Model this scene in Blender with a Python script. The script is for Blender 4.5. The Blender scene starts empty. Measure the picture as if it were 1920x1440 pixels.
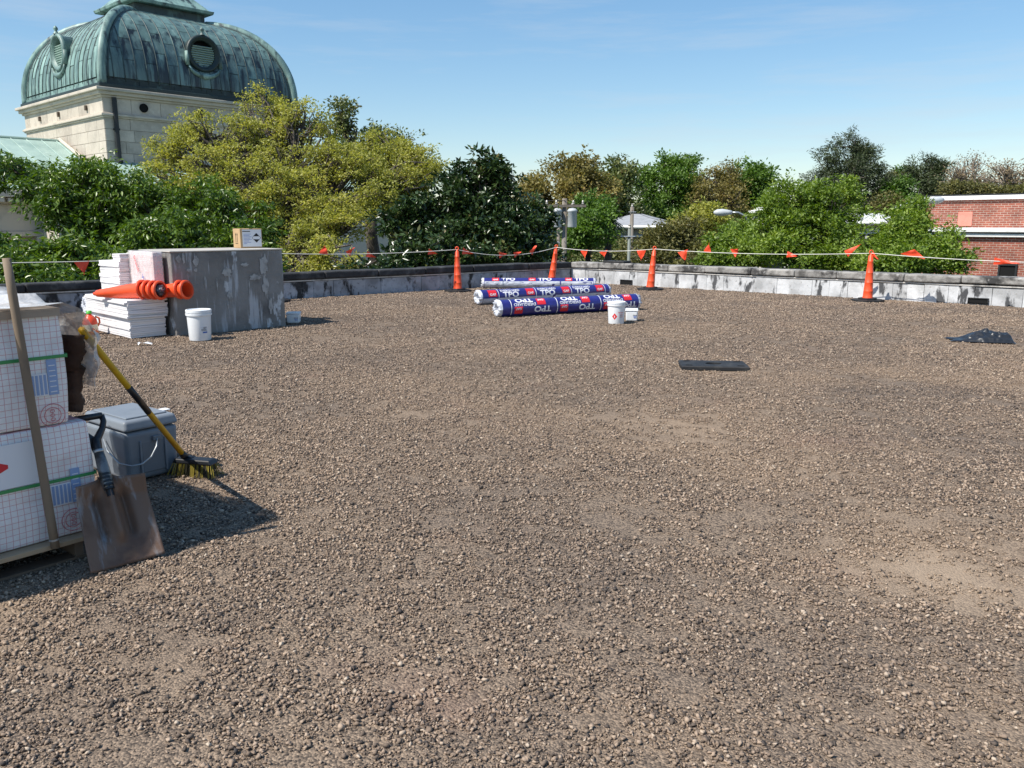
import bpy, bmesh, math, random
import numpy as np
from mathutils import Vector, Matrix, noise as mnoise

# ---------------------------------------------------------------- camera, sky, sun, exposure
SC = bpy.context.scene
COL = SC.collection
F = 1550.0                       # focal length in pixels of the 1920 px wide photograph
TH = math.atan(300 / 1550.0)     # camera pitch (down)
CT, ST = math.cos(TH), math.sin(TH)
EYE = 1.5
cam = bpy.data.cameras.new('camera')
cam.sensor_width = 36
cam.lens = F / 1920 * 36
cam.clip_end = 3000
cam.clip_start = 0.05
camo = bpy.data.objects.new('camera', cam)
COL.objects.link(camo)
camo.location = (0, 0, EYE)
camo.rotation_euler = (math.pi / 2 - TH, 0, 0)
SC.camera = camo

SUN_EL = math.radians(53)
SHADOW_AZ = math.radians(33)     # shadows run towards +x, a little away from the camera
sdir = Vector((math.cos(SHADOW_AZ) * math.cos(SUN_EL), math.sin(SHADOW_AZ) * math.cos(SUN_EL), -math.sin(SUN_EL)))
sun = bpy.data.lights.new('sun', 'SUN')
sun.energy = 4.5
sun.angle = math.radians(0.53)
sun.color = (1.0, 0.95, 0.865)
suno = bpy.data.objects.new('sun', sun)
COL.objects.link(suno)
suno.rotation_euler = sdir.to_track_quat('-Z', 'Y').to_euler()
suno.location = (-30, 0, 40)

W = bpy.data.worlds.new('World')
SC.world = W
W.use_nodes = True
wn, wl = W.node_tree.nodes, W.node_tree.links
wn.clear()
wo = wn.new('ShaderNodeOutputWorld')
bg = wn.new('ShaderNodeBackground')
sky = wn.new('ShaderNodeTexSky')
sky.sky_type = 'NISHITA'
sky.sun_disc = False
sky.sun_elevation = SUN_EL
sky.sun_rotation = math.atan2(-sdir.x, -sdir.y)
sky.altitude = 0
sky.air_density = 1.15
sky.dust_density = 0.15
sky.ozone_density = 4.5
# thin streaks of high cirrus, fixed to sky directions
tc = wn.new('ShaderNodeTexCoord')
mp = wn.new('ShaderNodeMapping')
mp.inputs['Scale'].default_value = (1.2, 1.0, 12.0)
mp.inputs['Rotation'].default_value = (0.0, 0.10, 0.0)
nz = wn.new('ShaderNodeTexNoise')
nz.inputs['Scale'].default_value = 2.6
nz.inputs['Detail'].default_value = 7
nz.inputs['Roughness'].default_value = 0.62
cr = wn.new('ShaderNodeValToRGB')
cr.color_ramp.elements[0].position = 0.49
cr.color_ramp.elements[0].color = (0, 0, 0, 1)
cr.color_ramp.elements[1].position = 0.80
cr.color_ramp.elements[1].color = (0.42, 0.42, 0.42, 1)
mx = wn.new('ShaderNodeMixRGB')
mx.blend_type = 'MIX'
mx.inputs['Color2'].default_value = (2.9, 3.2, 3.55, 1)
wl.new(tc.outputs['Generated'], mp.inputs['Vector'])
wl.new(mp.outputs['Vector'], nz.inputs['Vector'])
wl.new(nz.outputs['Fac'], cr.inputs['Fac'])
wl.new(cr.outputs['Color'], mx.inputs['Fac'])
hs_ = wn.new('ShaderNodeHueSaturation')
hs_.inputs['Saturation'].default_value = 1.30
gm_ = wn.new('ShaderNodeGamma')
gm_.inputs['Gamma'].default_value = 0.75
wl.new(sky.outputs['Color'], gm_.inputs['Color'])
wl.new(gm_.outputs['Color'], hs_.inputs['Color'])
wl.new(hs_.outputs['Color'], mx.inputs['Color1'])
wl.new(mx.outputs['Color'], bg.inputs['Color'])
bg.inputs['Strength'].default_value = 0.15
wl.new(bg.outputs['Background'], wo.inputs['Surface'])

SC.view_settings.view_transform = 'Standard'
SC.view_settings.look = 'None'
SC.view_settings.exposure = 0.58
SC.view_settings.gamma = 1.0
SC.view_settings.use_curve_mapping = False
SC.render.engine = 'CYCLES'
SC.cycles.max_bounces = 6
SC.cycles.transparent_max_bounces = 8

# ---------------------------------------------------------------- helpers
RNG = np.random.default_rng(7)
random.seed(7)
PI = math.pi


def ray(px, py):
    u = (px - 960) / F
    v = (720 - py) / F
    return np.array([u, CT + v * ST, -ST + v * CT])


def gp(px, py, z=0.0):
    """point at height z seen at a pixel of the photograph"""
    d = ray(px, py)
    t = (z - EYE) / d[2]
    return np.array([0, 0, EYE]) + t * d


def pt(px, py, Y):
    """point at distance Y ahead seen at a pixel"""
    d = ray(px, py)
    return np.array([0, 0, EYE]) + d * (Y / d[1])


def lin(h):
    h = h.lstrip('#')
    out = []
    for i in (0, 2, 4):
        c = int(h[i:i + 2], 16) / 255
        out.append(c / 12.92 if c <= 0.04045 else ((c + 0.055) / 1.055) ** 2.4)
    return tuple(out)


def col4(c):
    return (c[0], c[1], c[2], 1.0)


MATS = {}


def mat(name, base, rough=0.7, metal=0.0, var=(), bump=None, spec=0.4, objrand=0.0, coat=0.0, world=False, alpha=None, attr=None):
    """procedural Principled material.
    var: list of (colour, scale, low, high, stretch) noise patches; bump: (scale, strength, distance[, stretch])"""
    m = bpy.data.materials.new(name)
    m.use_nodes = True
    n, l = m.node_tree.nodes, m.node_tree.links
    p = n['Principled BSDF']
    p.inputs['Roughness'].default_value = rough
    p.inputs['Metallic'].default_value = metal
    p.inputs['Specular IOR Level'].default_value = spec
    if coat:
        p.inputs['Coat Weight'].default_value = coat
    rgb = n.new('ShaderNodeRGB')
    rgb.outputs[0].default_value = col4(base)
    cur = rgb.outputs[0]
    if world:
        vec = n.new('ShaderNodeNewGeometry').outputs['Position']
    else:
        vec = n.new('ShaderNodeTexCoord').outputs['Object']
    for i, v in enumerate(var):
        c2, sc, lo, hi = v[:4]
        st = v[4] if len(v) > 4 else (1, 1, 1)
        mpn = n.new('ShaderNodeMapping')
        mpn.inputs['Scale'].default_value = st
        mpn.inputs['Location'].default_value = (3.1 * i, 1.7 * i, 0.3 * i)
        l.new(vec, mpn.inputs['Vector'])
        t = n.new('ShaderNodeTexNoise')
        t.inputs['Scale'].default_value = sc
        t.inputs['Detail'].default_value = 6
        t.inputs['Roughness'].default_value = 0.6
        l.new(mpn.outputs[0], t.inputs['Vector'])
        r = n.new('ShaderNodeMapRange')
        r.inputs['From Min'].default_value = lo
        r.inputs['From Max'].default_value = hi
        l.new(t.outputs['Fac'], r.inputs['Value'])
        x = n.new('ShaderNodeMixRGB')
        x.inputs['Color2'].default_value = col4(c2)
        l.new(r.outputs[0], x.inputs['Fac'])
        l.new(cur, x.inputs['Color1'])
        cur = x.outputs[0]
    if objrand:
        oi = n.new('ShaderNodeObjectInfo')
        mr = n.new('ShaderNodeMapRange')
        mr.inputs['To Min'].default_value = 1 - objrand
        mr.inputs['To Max'].default_value = 1 + objrand
        l.new(oi.outputs['Random'], mr.inputs['Value'])
        h = n.new('ShaderNodeHueSaturation')
        l.new(mr.outputs[0], h.inputs['Value'])
        l.new(cur, h.inputs['Color'])
        cur = h.outputs[0]
    if attr:
        at = n.new('ShaderNodeAttribute')
        at.attribute_name = attr
        x = n.new('ShaderNodeMixRGB')
        x.blend_type = 'MULTIPLY'
        x.inputs['Fac'].default_value = 1
        l.new(cur, x.inputs['Color1'])
        l.new(at.outputs['Color'], x.inputs['Color2'])
        cur = x.outputs[0]
    l.new(cur, p.inputs['Base Color'])
    if bump:
        bs, strg, dist = bump[:3]
        mpn = n.new('ShaderNodeMapping')
        mpn.inputs['Scale'].default_value = bump[3] if len(bump) > 3 else (1, 1, 1)
        l.new(vec, mpn.inputs['Vector'])
        t = n.new('ShaderNodeTexNoise')
        t.inputs['Scale'].default_value = bs
        t.inputs['Detail'].default_value = 5
        l.new(mpn.outputs[0], t.inputs['Vector'])
        b = n.new('ShaderNodeBump')
        b.inputs['Strength'].default_value = strg
        b.inputs['Distance'].default_value = dist
        l.new(t.outputs['Fac'], b.inputs['Height'])
        l.new(b.outputs[0], p.inputs['Normal'])
    if alpha is not None:
        p.inputs['Alpha'].default_value = alpha
    MATS[name] = m
    return m


def leaf_mat(name, c_lo, c_hi, c_alt=None, gloss=0.45, trans=0.3, alt_amt=0.0):
    """foliage: per-leaf tint attribute picks between the colours; some light passes through"""
    m = bpy.data.materials.new(name)
    m.use_nodes = True
    n, l = m.node_tree.nodes, m.node_tree.links
    p = n['Principled BSDF']
    out = n['Material Output']
    p.inputs['Roughness'].default_value = gloss
    p.inputs['Specular IOR Level'].default_value = 0.5
    at = n.new('ShaderNodeAttribute')
    at.attribute_name = 'tint'
    r = n.new('ShaderNodeValToRGB')
    e = r.color_ramp.elements
    e[0].position = 0.0
    e[0].color = col4(c_lo)
    e[1].position = 0.80 if c_alt else 1.0
    e[1].color = col4(c_hi)
    if c_alt:
        k = e.new(1.0)
        k.color = col4(c_alt)
    l.new(at.outputs['Fac'], r.inputs['Fac'])
    l.new(r.outputs[0], p.inputs['Base Color'])
    t = n.new('ShaderNodeBsdfTranslucent')
    g = n.new('ShaderNodeHueSaturation')
    g.inputs['Saturation'].default_value = 1.15
    g.inputs['Value'].default_value = 1.3
    l.new(r.outputs[0], g.inputs['Color'])
    l.new(g.outputs[0], t.inputs['Color'])
    mxs = n.new('ShaderNodeMixShader')
    mxs.inputs[0].default_value = trans
    l.new(p.outputs[0], mxs.inputs[1])
    l.new(t.outputs[0], mxs.inputs[2])
    l.new(mxs.outputs[0], out.inputs['Surface'])
    return m


def tag(o, label=None, cat=None, group=None, kind=None):
    if label:
        o['label'] = label
    if cat:
        o['category'] = cat
    if group:
        o['group'] = group
    if kind:
        o['kind'] = kind
    return o


def thing(name, label, cat, loc=(0, 0, 0), rz=0.0, group=None):
    o = bpy.data.objects.new(name, None)
    o.empty_display_size = 0.1
    COL.objects.link(o)
    o.location = loc
    o.rotation_euler = (0, 0, rz)
    return tag(o, label, cat, group)


def link(name, me, m=None, parent=None):
    o = bpy.data.objects.new(name, me)
    COL.objects.link(o)
    if m is not None and len(me.materials) == 0:
        me.materials.append(m)
    if parent is not None:
        o.parent = parent
    return o


def copy_tree(o, parent=None):
    c = o.copy()
    COL.objects.link(c)
    c.parent = parent
    for ch in list(o.children):
        copy_tree(ch, c)
    return c


class MB:
    """collects faces into one mesh"""

    def __init__(self):
        self.v = []
        self.f = []

    def add(self, vs, fs):
        k = len(self.v)
        self.v.extend([tuple(map(float, p)) for p in vs])
        self.f.extend([tuple(i + k for i in f) for f in fs])
        return self

    def box(self, c, s, R=None, taper=1.0):
        hx, hy, hz = s[0] / 2, s[1] / 2, s[2] / 2
        vs = []
        for dz in (-1, 1):
            k = taper if dz > 0 else 1.0
            for dx, dy in ((-1, -1), (1, -1), (1, 1), (-1, 1)):
                p = Vector((dx * hx * k, dy * hy * k, dz * hz))
                if R is not None:
                    p = R @ p
                vs.append((p.x + c[0], p.y + c[1], p.z + c[2]))
        return self.add(vs, [(0, 3, 2, 1), (4, 5, 6, 7), (0, 1, 5, 4), (1, 2, 6, 5), (2, 3, 7, 6), (3, 0, 4, 7)])

    def tube(self, path, rad, n=8, cap=True):
        path = [Vector(p) for p in path]
        if not hasattr(rad, '__len__'):
            rad = [rad] * len(path)
        vs, fs = [], []
        prev = None
        for i, p in enumerate(path):
            a = path[max(i - 1, 0)]
            b = path[min(i + 1, len(path) - 1)]
            d = (b - a)
            d = d.normalized() if d.length > 1e-9 else Vector((0, 0, 1))
            if prev is None:
                x = d.cross(Vector((0, 0, 1)))
                if x.length < 0.05:
                    x = d.cross(Vector((1, 0, 0)))
            else:
                x = prev - d * prev.dot(d)
            x.normalize()
            prev = x
            y = d.cross(x)
            for k in range(n):
                a_ = 2 * PI * k / n
                vs.append(p + (x * math.cos(a_) + y * math.sin(a_)) * rad[i])
        for i in range(len(path) - 1):
            for k in range(n):
                k2 = (k + 1) % n
                fs.append((i * n + k, i * n + k2, (i + 1) * n + k2, (i + 1) * n + k))
        if cap:
            fs.append(tuple(range(n - 1, -1, -1)))
            m_ = (len(path) - 1) * n
            fs.append(tuple(m_ + k for k in range(n)))
        return self.add(vs, fs)

    def lathe(self, prof, n=24, c=(0, 0, 0), R=None, cap=False):
        vs, fs = [], []
        for (r, z) in prof:
            for k in range(n):
                a = 2 * PI * k / n
                p = Vector((r * math.cos(a), r * math.sin(a), z))
                if R is not None:
                    p = R @ p
                vs.append((p.x + c[0], p.y + c[1], p.z + c[2]))
        for i in range(len(prof) - 1):
            for k in range(n):
                k2 = (k + 1) % n
                fs.append((i * n + k, i * n + k2, (i + 1) * n + k2, (i + 1) * n + k))
        if cap:
            fs.append(tuple(range(n - 1, -1, -1)))
            m_ = (len(prof) - 1) * n
            fs.append(tuple(m_ + k for k in range(n)))
        return self.add(vs, fs)

    def prism(self, poly, depth_vec):
        n = len(poly)
        d = Vector(depth_vec)
        vs = [Vector(p) for p in poly] + [Vector(p) + d for p in poly]
        fs = [tuple(range(n - 1, -1, -1)), tuple(range(n, 2 * n))]
        for k in range(n):
            k2 = (k + 1) % n
            fs.append((k, k2, n + k2, n + k))
        return self.add(vs, fs)

    def mesh(self, name, smooth=False):
        me = bpy.data.meshes.new(name)
        me.from_pydata(self.v, [], self.f)
        if smooth:
            me.polygons.foreach_set('use_smooth', [True] * len(me.polygons))
        me.update()
        return me

    def build(self, name, m, parent=None, smooth=False, bevel=0.0, seg=2, fix=True):
        me = self.mesh(name, smooth)
        if fix:
            bm = bmesh.new()
            bm.from_mesh(me)
            bmesh.ops.recalc_face_normals(bm, faces=bm.faces)
            bm.to_mesh(me)
            bm.free()
        o = link(name, me, m, parent)
        if bevel:
            b = o.modifiers.new('bevel', 'BEVEL')
            b.width = bevel
            b.segments = seg
            b.limit_method = 'ANGLE'
            b.angle_limit = math.radians(35)
        if smooth == 'auto':
            pass
        return o


def shade_auto(o, ang=40):
    me = o.data
    me.polygons.foreach_set('use_smooth', [True] * len(me.polygons))
    try:
        me.set_sharp_from_angle(angle=math.radians(ang))
    except Exception:
        pass
    return o


_TX = {}


def text_geo(s, size, bold=0.0, align='CENTER', width=1.0):
    """lettering as flat vertices and faces in a plane"""
    key = (s, bold)
    if key not in _TX:
        cu = bpy.data.curves.new('lettering', 'FONT')
        cu.body = s
        cu.size = 1.0
        cu.offset = bold
        cu.resolution_u = 3
        ob = bpy.data.objects.new('lettering', cu)
        COL.objects.link(ob)
        dg = bpy.context.evaluated_depsgraph_get()
        me = bpy.data.meshes.new_from_object(ob.evaluated_get(dg))
        bm = bmesh.new()
        bm.from_mesh(me)
        bmesh.ops.triangulate(bm, faces=bm.faces)
        bm.verts.index_update()
        V = np.array([(v.co.x, v.co.y) for v in bm.verts])
        Fc = [tuple(v.index for v in f.verts) for f in bm.faces]
        bm.free()
        bpy.data.meshes.remove(me)
        bpy.data.objects.remove(ob)
        bpy.data.curves.remove(cu)
        _TX[key] = (V, Fc)
    V, Fc = _TX[key]
    V = V.copy()
    mn, mxx = V.min(0), V.max(0)
    V -= (mn + mxx) / 2
    V *= size / 0.72        # size = cap height
    V[:, 0] *= width
    return V, Fc


def flat_text(s, size, fn, name, m, parent, bold=0.0, width=1.0):
    V, Fc = text_geo(s, size, bold, width=width)
    mb = MB()
    mb.add([fn(a, b) for a, b in V], Fc)
    return mb.build(name, m, parent, fix=False)


def bent_geo(V, Fc, step):
    """cut a flat mesh into horizontal bands so that it can be bent round a roll"""
    bm = bmesh.new()
    vs = [bm.verts.new((a, b, 0)) for a, b in V]
    for f in Fc:
        try:
            bm.faces.new([vs[i] for i in f])
        except ValueError:
            pass
    lo, hi = V[:, 1].min(), V[:, 1].max()
    y = math.ceil(lo / step) * step
    while y < hi:
        bmesh.ops.bisect_plane(bm, geom=bm.verts[:] + bm.edges[:] + bm.faces[:], plane_co=(0, y, 0), plane_no=(0, 1, 0))
        y += step
    bm.verts.index_update()
    V2 = np.array([(v.co.x, v.co.y) for v in bm.verts])
    F2 = [tuple(v.index for v in f.verts) for f in bm.faces]
    bm.free()
    return V2, F2


def mesh_np(name, V, Q, tint=None, smooth=False):
    """fast mesh from numpy: V (n,3), Q (m,k) faces of k corners"""
    me = bpy.data.meshes.new(name)
    m_, k = Q.shape
    me.vertices.add(len(V))
    me.vertices.foreach_set('co', V.astype(np.float32).ravel())
    me.loops.add(m_ * k)
    me.loops.foreach_set('vertex_index', Q.astype(np.int32).ravel())
    me.polygons.add(m_)
    me.polygons.foreach_set('loop_start', (np.arange(m_) * k).astype(np.int32))
    if smooth:
        me.polygons.foreach_set('use_smooth', np.ones(m_, dtype=bool))
    if tint is not None:
        a = me.attributes.new('tint', 'FLOAT', 'POINT')
        a.data.foreach_set('value', tint.astype(np.float32))
    me.update(calc_edges=True)
    return me

# ---------------------------------------------------------------- setting: ground, roof deck, gravel
GZ = -7.5
COR = np.array([1.55, 21.9])                    # inner corner of the parapet
AL, AR = math.radians(40), math.radians(41)
dL = np.array([-math.cos(AL), -math.sin(AL)])   # left wall runs this way from the corner
dR = np.array([math.cos(AR), -math.sin(AR)])    # right wall
LEN_L, LEN_R = 27.0, 25.0

m_ground = mat('grass_ground', (0.055, 0.075, 0.028), 0.95, var=[((0.09, 0.08, 0.05), 0.08, 0.45, 0.6), ((0.04, 0.06, 0.02), 1.5, 0.4, 0.7)], world=True)
g = MB().add([(-1500, -200, GZ), (1500, -200, GZ), (1500, 2500, GZ), (-1500, 2500, GZ)], [(0, 1, 2, 3)]).build('ground', m_ground, fix=False)
tag(g, kind='structure')


def patch_nodes(n, l, cur, vec, items):
    for i, (c2, sc, lo, hi, amt) in enumerate(items):
        mpn = n.new('ShaderNodeMapping')
        mpn.inputs['Location'].default_value = (5.3 * i, 2.9 * i, 0)
        l.new(vec, mpn.inputs['Vector'])
        t = n.new('ShaderNodeTexNoise')
        t.inputs['Scale'].default_value = sc
        t.inputs['Detail'].default_value = 4
        t.inputs['Roughness'].default_value = 0.55
        l.new(mpn.outputs[0], t.inputs['Vector'])
        r = n.new('ShaderNodeMapRange')
        r.inputs['From Min'].default_value = lo
        r.inputs['From Max'].default_value = hi
        r.inputs['To Max'].default_value = amt
        l.new(t.outputs['Fac'], r.inputs['Value'])
        x = n.new('ShaderNodeMixRGB')
        x.inputs['Color2'].default_value = col4(c2)
        l.new(r.outputs[0], x.inputs['Fac'])
        l.new(cur, x.inputs['Color1'])
        cur = x.outputs[0]
    # drift of pale sand to the right of the open gravel
    sp = gp(1775, 1085)
    wob = n.new('ShaderNodeTexNoise')
    wob.inputs['Scale'].default_value = 5
    l.new(vec, wob.inputs['Vector'])
    dv = n.new('ShaderNodeMixRGB')
    dv.blend_type = 'ADD'
    dv.inputs['Fac'].default_value = .55
    l.new(vec, dv.inputs['Color1'])
    l.new(wob.outputs['Color'], dv.inputs['Color2'])
    ds = n.new('ShaderNodeVectorMath')
    ds.operation = 'DISTANCE'
    ds.inputs[1].default_value = (sp[0] + .27, sp[1] + .27, .27)
    l.new(dv.outputs[0], ds.inputs[0])
    r = n.new('ShaderNodeMapRange')
    r.inputs['From Min'].default_value = .40
    r.inputs['From Max'].default_value = .12
    r.inputs['To Max'].default_value = .5
    l.new(ds.outputs['Value'], r.inputs['Value'])
    x = n.new('ShaderNodeMixRGB')
    x.inputs['Color2'].default_value = (.37, .28, .20, 1)
    l.new(r.outputs[0], x.inputs['Fac'])
    l.new(cur, x.inputs['Color1'])
    return x.outputs[0]


PATCHES = [((0.105, 0.087, 0.076), 0.42, 0.47, 0.66, 0.5),     # greyer, tar-stained areas
           ((0.33, 0.24, 0.165), 0.50, 0.49, 0.70, 0.58),      # sandy areas
           ((0.25, 0.165, 0.125), 0.9, 0.60, 0.74, 0.42)]       # rusty pink areas

# bed of dirt and fines between the stones
m_bed = bpy.data.materials.new('gravel_bed')
m_bed.use_nodes = True
n, l = m_bed.node_tree.nodes, m_bed.node_tree.links
p = n['Principled BSDF']
p.inputs['Roughness'].default_value = 0.95
p.inputs['Specular IOR Level'].default_value = 0.15
gpos = n.new('ShaderNodeNewGeometry').outputs['Position']
vor = n.new('ShaderNodeTexVoronoi')
vor.inputs['Scale'].default_value = 125
vor.inputs['Randomness'].default_value = 1.0
l.new(gpos, vor.inputs['Vector'])
sepc = n.new('ShaderNodeSeparateColor')
l.new(vor.outputs['Color'], sepc.inputs[0])
rmp = n.new('ShaderNodeValToRGB')
e = rmp.color_ramp.elements
e[0].position, e[0].color = 0.0, (0.055, 0.044, 0.037, 1)
e[1].position, e[1].color = 1.0, (0.315, 0.235, 0.168, 1)
l.new(sepc.outputs[0], rmp.inputs['Fac'])
cur = patch_nodes(n, l, rmp.outputs[0], gpos, PATCHES)
l.new(cur, p.inputs['Base Color'])
bmp = n.new('ShaderNodeBump')
bmp.inputs['Strength'].default_value = 0.9
bmp.inputs['Distance'].default_value = 0.006
inv = n.new('ShaderNodeMath')
inv.operation = 'SUBTRACT'
inv.inputs[0].default_value = 1
l.new(vor.outputs['Distance'], inv.inputs[1])
l.new(inv.outputs[0], bmp.inputs['Height'])
l.new(bmp.outputs[0], p.inputs['Normal'])

A = COR + dL * LEN_L
B = COR + dR * LEN_R
deck_poly = [(COR[0], COR[1]), (A[0], A[1]), (A[0], -6), (B[0], -6), (B[0], B[1])]
deck = MB().prism([(x, y, -0.3) for x, y in deck_poly], (0, 0, 0.3)).build('roof_deck', m_bed)
tag(deck, kind='structure')


def inside_deck(P, margin=0.0):
    # inside both parapets
    rel = P - COR
    nL = np.array([-dL[1], dL[0]])
    if nL[1] > 0:
        nL = -nL
    nR = np.array([-dR[1], dR[0]])
    if nR[1] > 0:
        nR = -nR
    return (rel @ nL > margin) & (rel @ nR > margin)


# stones: crushed, angular, as convex hulls; small clumps are scattered over the deck
m_stone = bpy.data.materials.new('gravel_stone')
m_stone.use_nodes = True
n, l = m_stone.node_tree.nodes, m_stone.node_tree.links
p = n['Principled BSDF']
p.inputs['Roughness'].default_value = 0.85
p.inputs['Specular IOR Level'].default_value = 0.3
gpos = n.new('ShaderNodeNewGeometry').outputs['Position']
at = n.new('ShaderNodeAttribute')
at.attribute_name = 'tint'
oi = n.new('ShaderNodeObjectInfo')
ad = n.new('ShaderNodeMath')
ad.operation = 'ADD'
fr = n.new('ShaderNodeMath')
fr.operation = 'FRACT'
l.new(at.outputs['Fac'], ad.inputs[0])
l.new(oi.outputs['Random'], ad.inputs[1])
l.new(ad.outputs[0], fr.inputs[0])
rmp = n.new('ShaderNodeValToRGB')
e = rmp.color_ramp.elements
e[0].position, e[0].color = 0.0, (0.055, 0.046, 0.042, 1)
e[1].position, e[1].color = 1.0, (0.48, 0.39, 0.30, 1)
for ps, cc in ((0.15, (0.10, 0.076, 0.060)), (0.40, (0.205, 0.150, 0.110)), (0.68, (0.30, 0.22, 0.160)), (0.90, (0.39, 0.29, 0.212))):
    k = e.new(ps)
    k.color = col4(cc)
l.new(fr.outputs[0], rmp.inputs['Fac'])
cur = patch_nodes(n, l, rmp.outputs[0], gpos, [(a, b, c_, d, f * 0.6) for a, b, c_, d, f in PATCHES])
l.new(cur, p.inputs['Base Color'])
tn_ = n.new('ShaderNodeTexNoise')
tn_.inputs['Scale'].default_value = 260
l.new(gpos, tn_.inputs['Vector'])
b = n.new('ShaderNodeBump')
b.inputs['Strength'].default_value = 0.25
b.inputs['Distance'].default_value = 0.004
l.new(tn_.outputs['Fac'], b.inputs['Height'])
l.new(b.outputs[0], p.inputs['Normal'])


def stone_hulls(k):
    out = []
    for i in range(k):
        bm = bmesh.new()
        for q in range(9):
            v = RNG.normal(size=3)
            v /= np.linalg.norm(v)
            v *= RNG.uniform(0.75, 1.0)
            bm.verts.new((v[0] * 1.0, v[1] * RNG.uniform(.65, .95), v[2] * 0.62))
        r = bmesh.ops.convex_hull(bm, input=bm.verts)
        bmesh.ops.delete(bm, geom=[x for x in r['geom_interior'] if isinstance(x, bmesh.types.BMVert)], context='VERTS')
        bmesh.ops.triangulate(bm, faces=bm.faces)
        bm.verts.index_update()
        V = np.array([tuple(v.co) for v in bm.verts])
        Q = np.array([[v.index for v in f.verts] for f in bm.faces])
        bm.free()
        out.append((V, Q))
    return out


hulls = stone_hulls(24)
clump_col = bpy.data.collections.new('gravel_clumps')
for ci in range(14):
    Vs, Qs, Ts = [], [], []
    k = 0
    for si in range(24):
        V, Q = hulls[RNG.integers(len(hulls))]
        size = float(np.clip(RNG.lognormal(math.log(0.0054), 0.48), 0.0022, 0.0150))
        a = RNG.uniform(0, 2 * PI)
        rr = 0.05 * math.sqrt(RNG.uniform(0, 1))
        th = RNG.uniform(0, 2 * PI)
        tilt = Matrix.Rotation(RNG.normal() * 0.35, 3, 'X') @ Matrix.Rotation(RNG.normal() * 0.35, 3, 'Y') @ Matrix.Rotation(a, 3, 'Z')
        V2 = (V * size) @ np.array(tilt).T + np.array([rr * math.cos(th), rr * math.sin(th), size * RNG.uniform(0.15, 0.5)])
        Vs.append(V2)
        Qs.append(Q + k)
        Ts.append(np.full(len(V2), RNG.uniform(0, 1)))
        k += len(V2)
    me = mesh_np('gravel_clump', np.vstack(Vs), np.vstack(Qs), np.concatenate(Ts))
    me.materials.append(m_stone)
    clump_col.objects.link(bpy.data.objects.new('gravel_clump', me))


def scatter(xmin, xmax, ymin, ymax, dens, far_lo, far_hi):
    nn = int((xmax - xmin) * (ymax - ymin) * dens)
    P = np.column_stack([RNG.uniform(xmin, xmax, nn), RNG.uniform(ymin, ymax, nn)])
    d = np.hypot(P[:, 0], P[:, 1])
    k = (d >= far_lo) & (d < far_hi) & inside_deck(P, 0.05)
    # keep a generous wedge round the field of view (a step to the side still sees stones)
    k &= (np.abs(P[:, 0]) < 3.0 + P[:, 1] * 0.85)
    return P[k]


pts = np.vstack([scatter(-9, 9, 0.3, 9, 380, 0, 6.5), scatter(-14, 14, 0.3, 13, 260, 6.5, 11), scatter(-20, 20, 2, 23, 170, 11, 30)])
# thin the stones out in patches where the fines show
keep = np.ones(len(pts), bool)
sandp = gp(1775, 1085)[:2]
near_s = np.hypot(*(pts - sandp).T) < .34
keep[near_s & (RNG.uniform(size=len(pts)) < .7)] = False
for i, (x, y) in enumerate(pts):
    v = mnoise.noise(Vector((x * 0.9, y * 0.9, 3.3))) + 0.6 * mnoise.noise(Vector((x * 2.3, y * 2.3, 7.7)))
    if v < -0.22 and RNG.uniform() < min(0.75, (-0.22 - v) * 2.4):
        keep[i] = False
pts = pts[keep]
gm = bpy.data.meshes.new('gravel')
gm.vertices.add(len(pts))
gm.vertices.foreach_set('co', np.column_stack([pts, np.full(len(pts), 0.001)]).astype(np.float32).ravel())
sat = gm.attributes.new('scl', 'FLOAT', 'POINT')
sat.data.foreach_set('value', np.interp(np.hypot(pts[:, 0], pts[:, 1]), [3, 8, 14, 20], [.95, 1.05, 1.25, 1.4]).astype(np.float32))
go = link('gravel', gm)
tag(go, 'loose tan and grey crushed gravel covering the flat roof', 'gravel', kind='stuff')
ng = bpy.data.node_groups.new('scatter_gravel', 'GeometryNodeTree')
ng.interface.new_socket('Geometry', in_out='INPUT', socket_type='NodeSocketGeometry')
ng.interface.new_socket('Geometry', in_out='OUTPUT', socket_type='NodeSocketGeometry')
gi, gou = ng.nodes.new('NodeGroupInput'), ng.nodes.new('NodeGroupOutput')
iop = ng.nodes.new('GeometryNodeInstanceOnPoints')
cin = ng.nodes.new('GeometryNodeCollectionInfo')
cin.inputs['Collection'].default_value = clump_col
cin.inputs['Separate Children'].default_value = True
cin.inputs['Reset Children'].default_value = True
rnd_r = ng.nodes.new('FunctionNodeRandomValue')
rnd_r.data_type = 'FLOAT_VECTOR'
rnd_r.inputs[0].default_value = (0, 0, 0)
rnd_r.inputs[1].default_value = (0, 0, 6.283)
rnd_s = ng.nodes.new('FunctionNodeRandomValue')
rnd_s.data_type = 'FLOAT'
rnd_s.inputs[2].default_value = 0.75
rnd_s.inputs[3].default_value = 1.3
iop.inputs['Pick Instance'].default_value = True
ng.links.new(gi.outputs[0], iop.inputs['Points'])
ng.links.new(cin.outputs[0], iop.inputs['Instance'])
ng.links.new(rnd_r.outputs[0], iop.inputs['Rotation'])
nat = ng.nodes.new('GeometryNodeInputNamedAttribute')
nat.data_type = 'FLOAT'
nat.inputs['Name'].default_value = 'scl'
mul = ng.nodes.new('ShaderNodeMath')
mul.operation = 'MULTIPLY'
ng.links.new(rnd_s.outputs[1], mul.inputs[0])
ng.links.new(nat.outputs[0], mul.inputs[1])
ng.links.new(mul.outputs[0], iop.inputs['Scale'])
ng.links.new(iop.outputs[0], gou.inputs[0])
gmod = go.modifiers.new('scatter', 'NODES')
gmod.node_group = ng
go.data.materials.append(m_stone)

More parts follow.
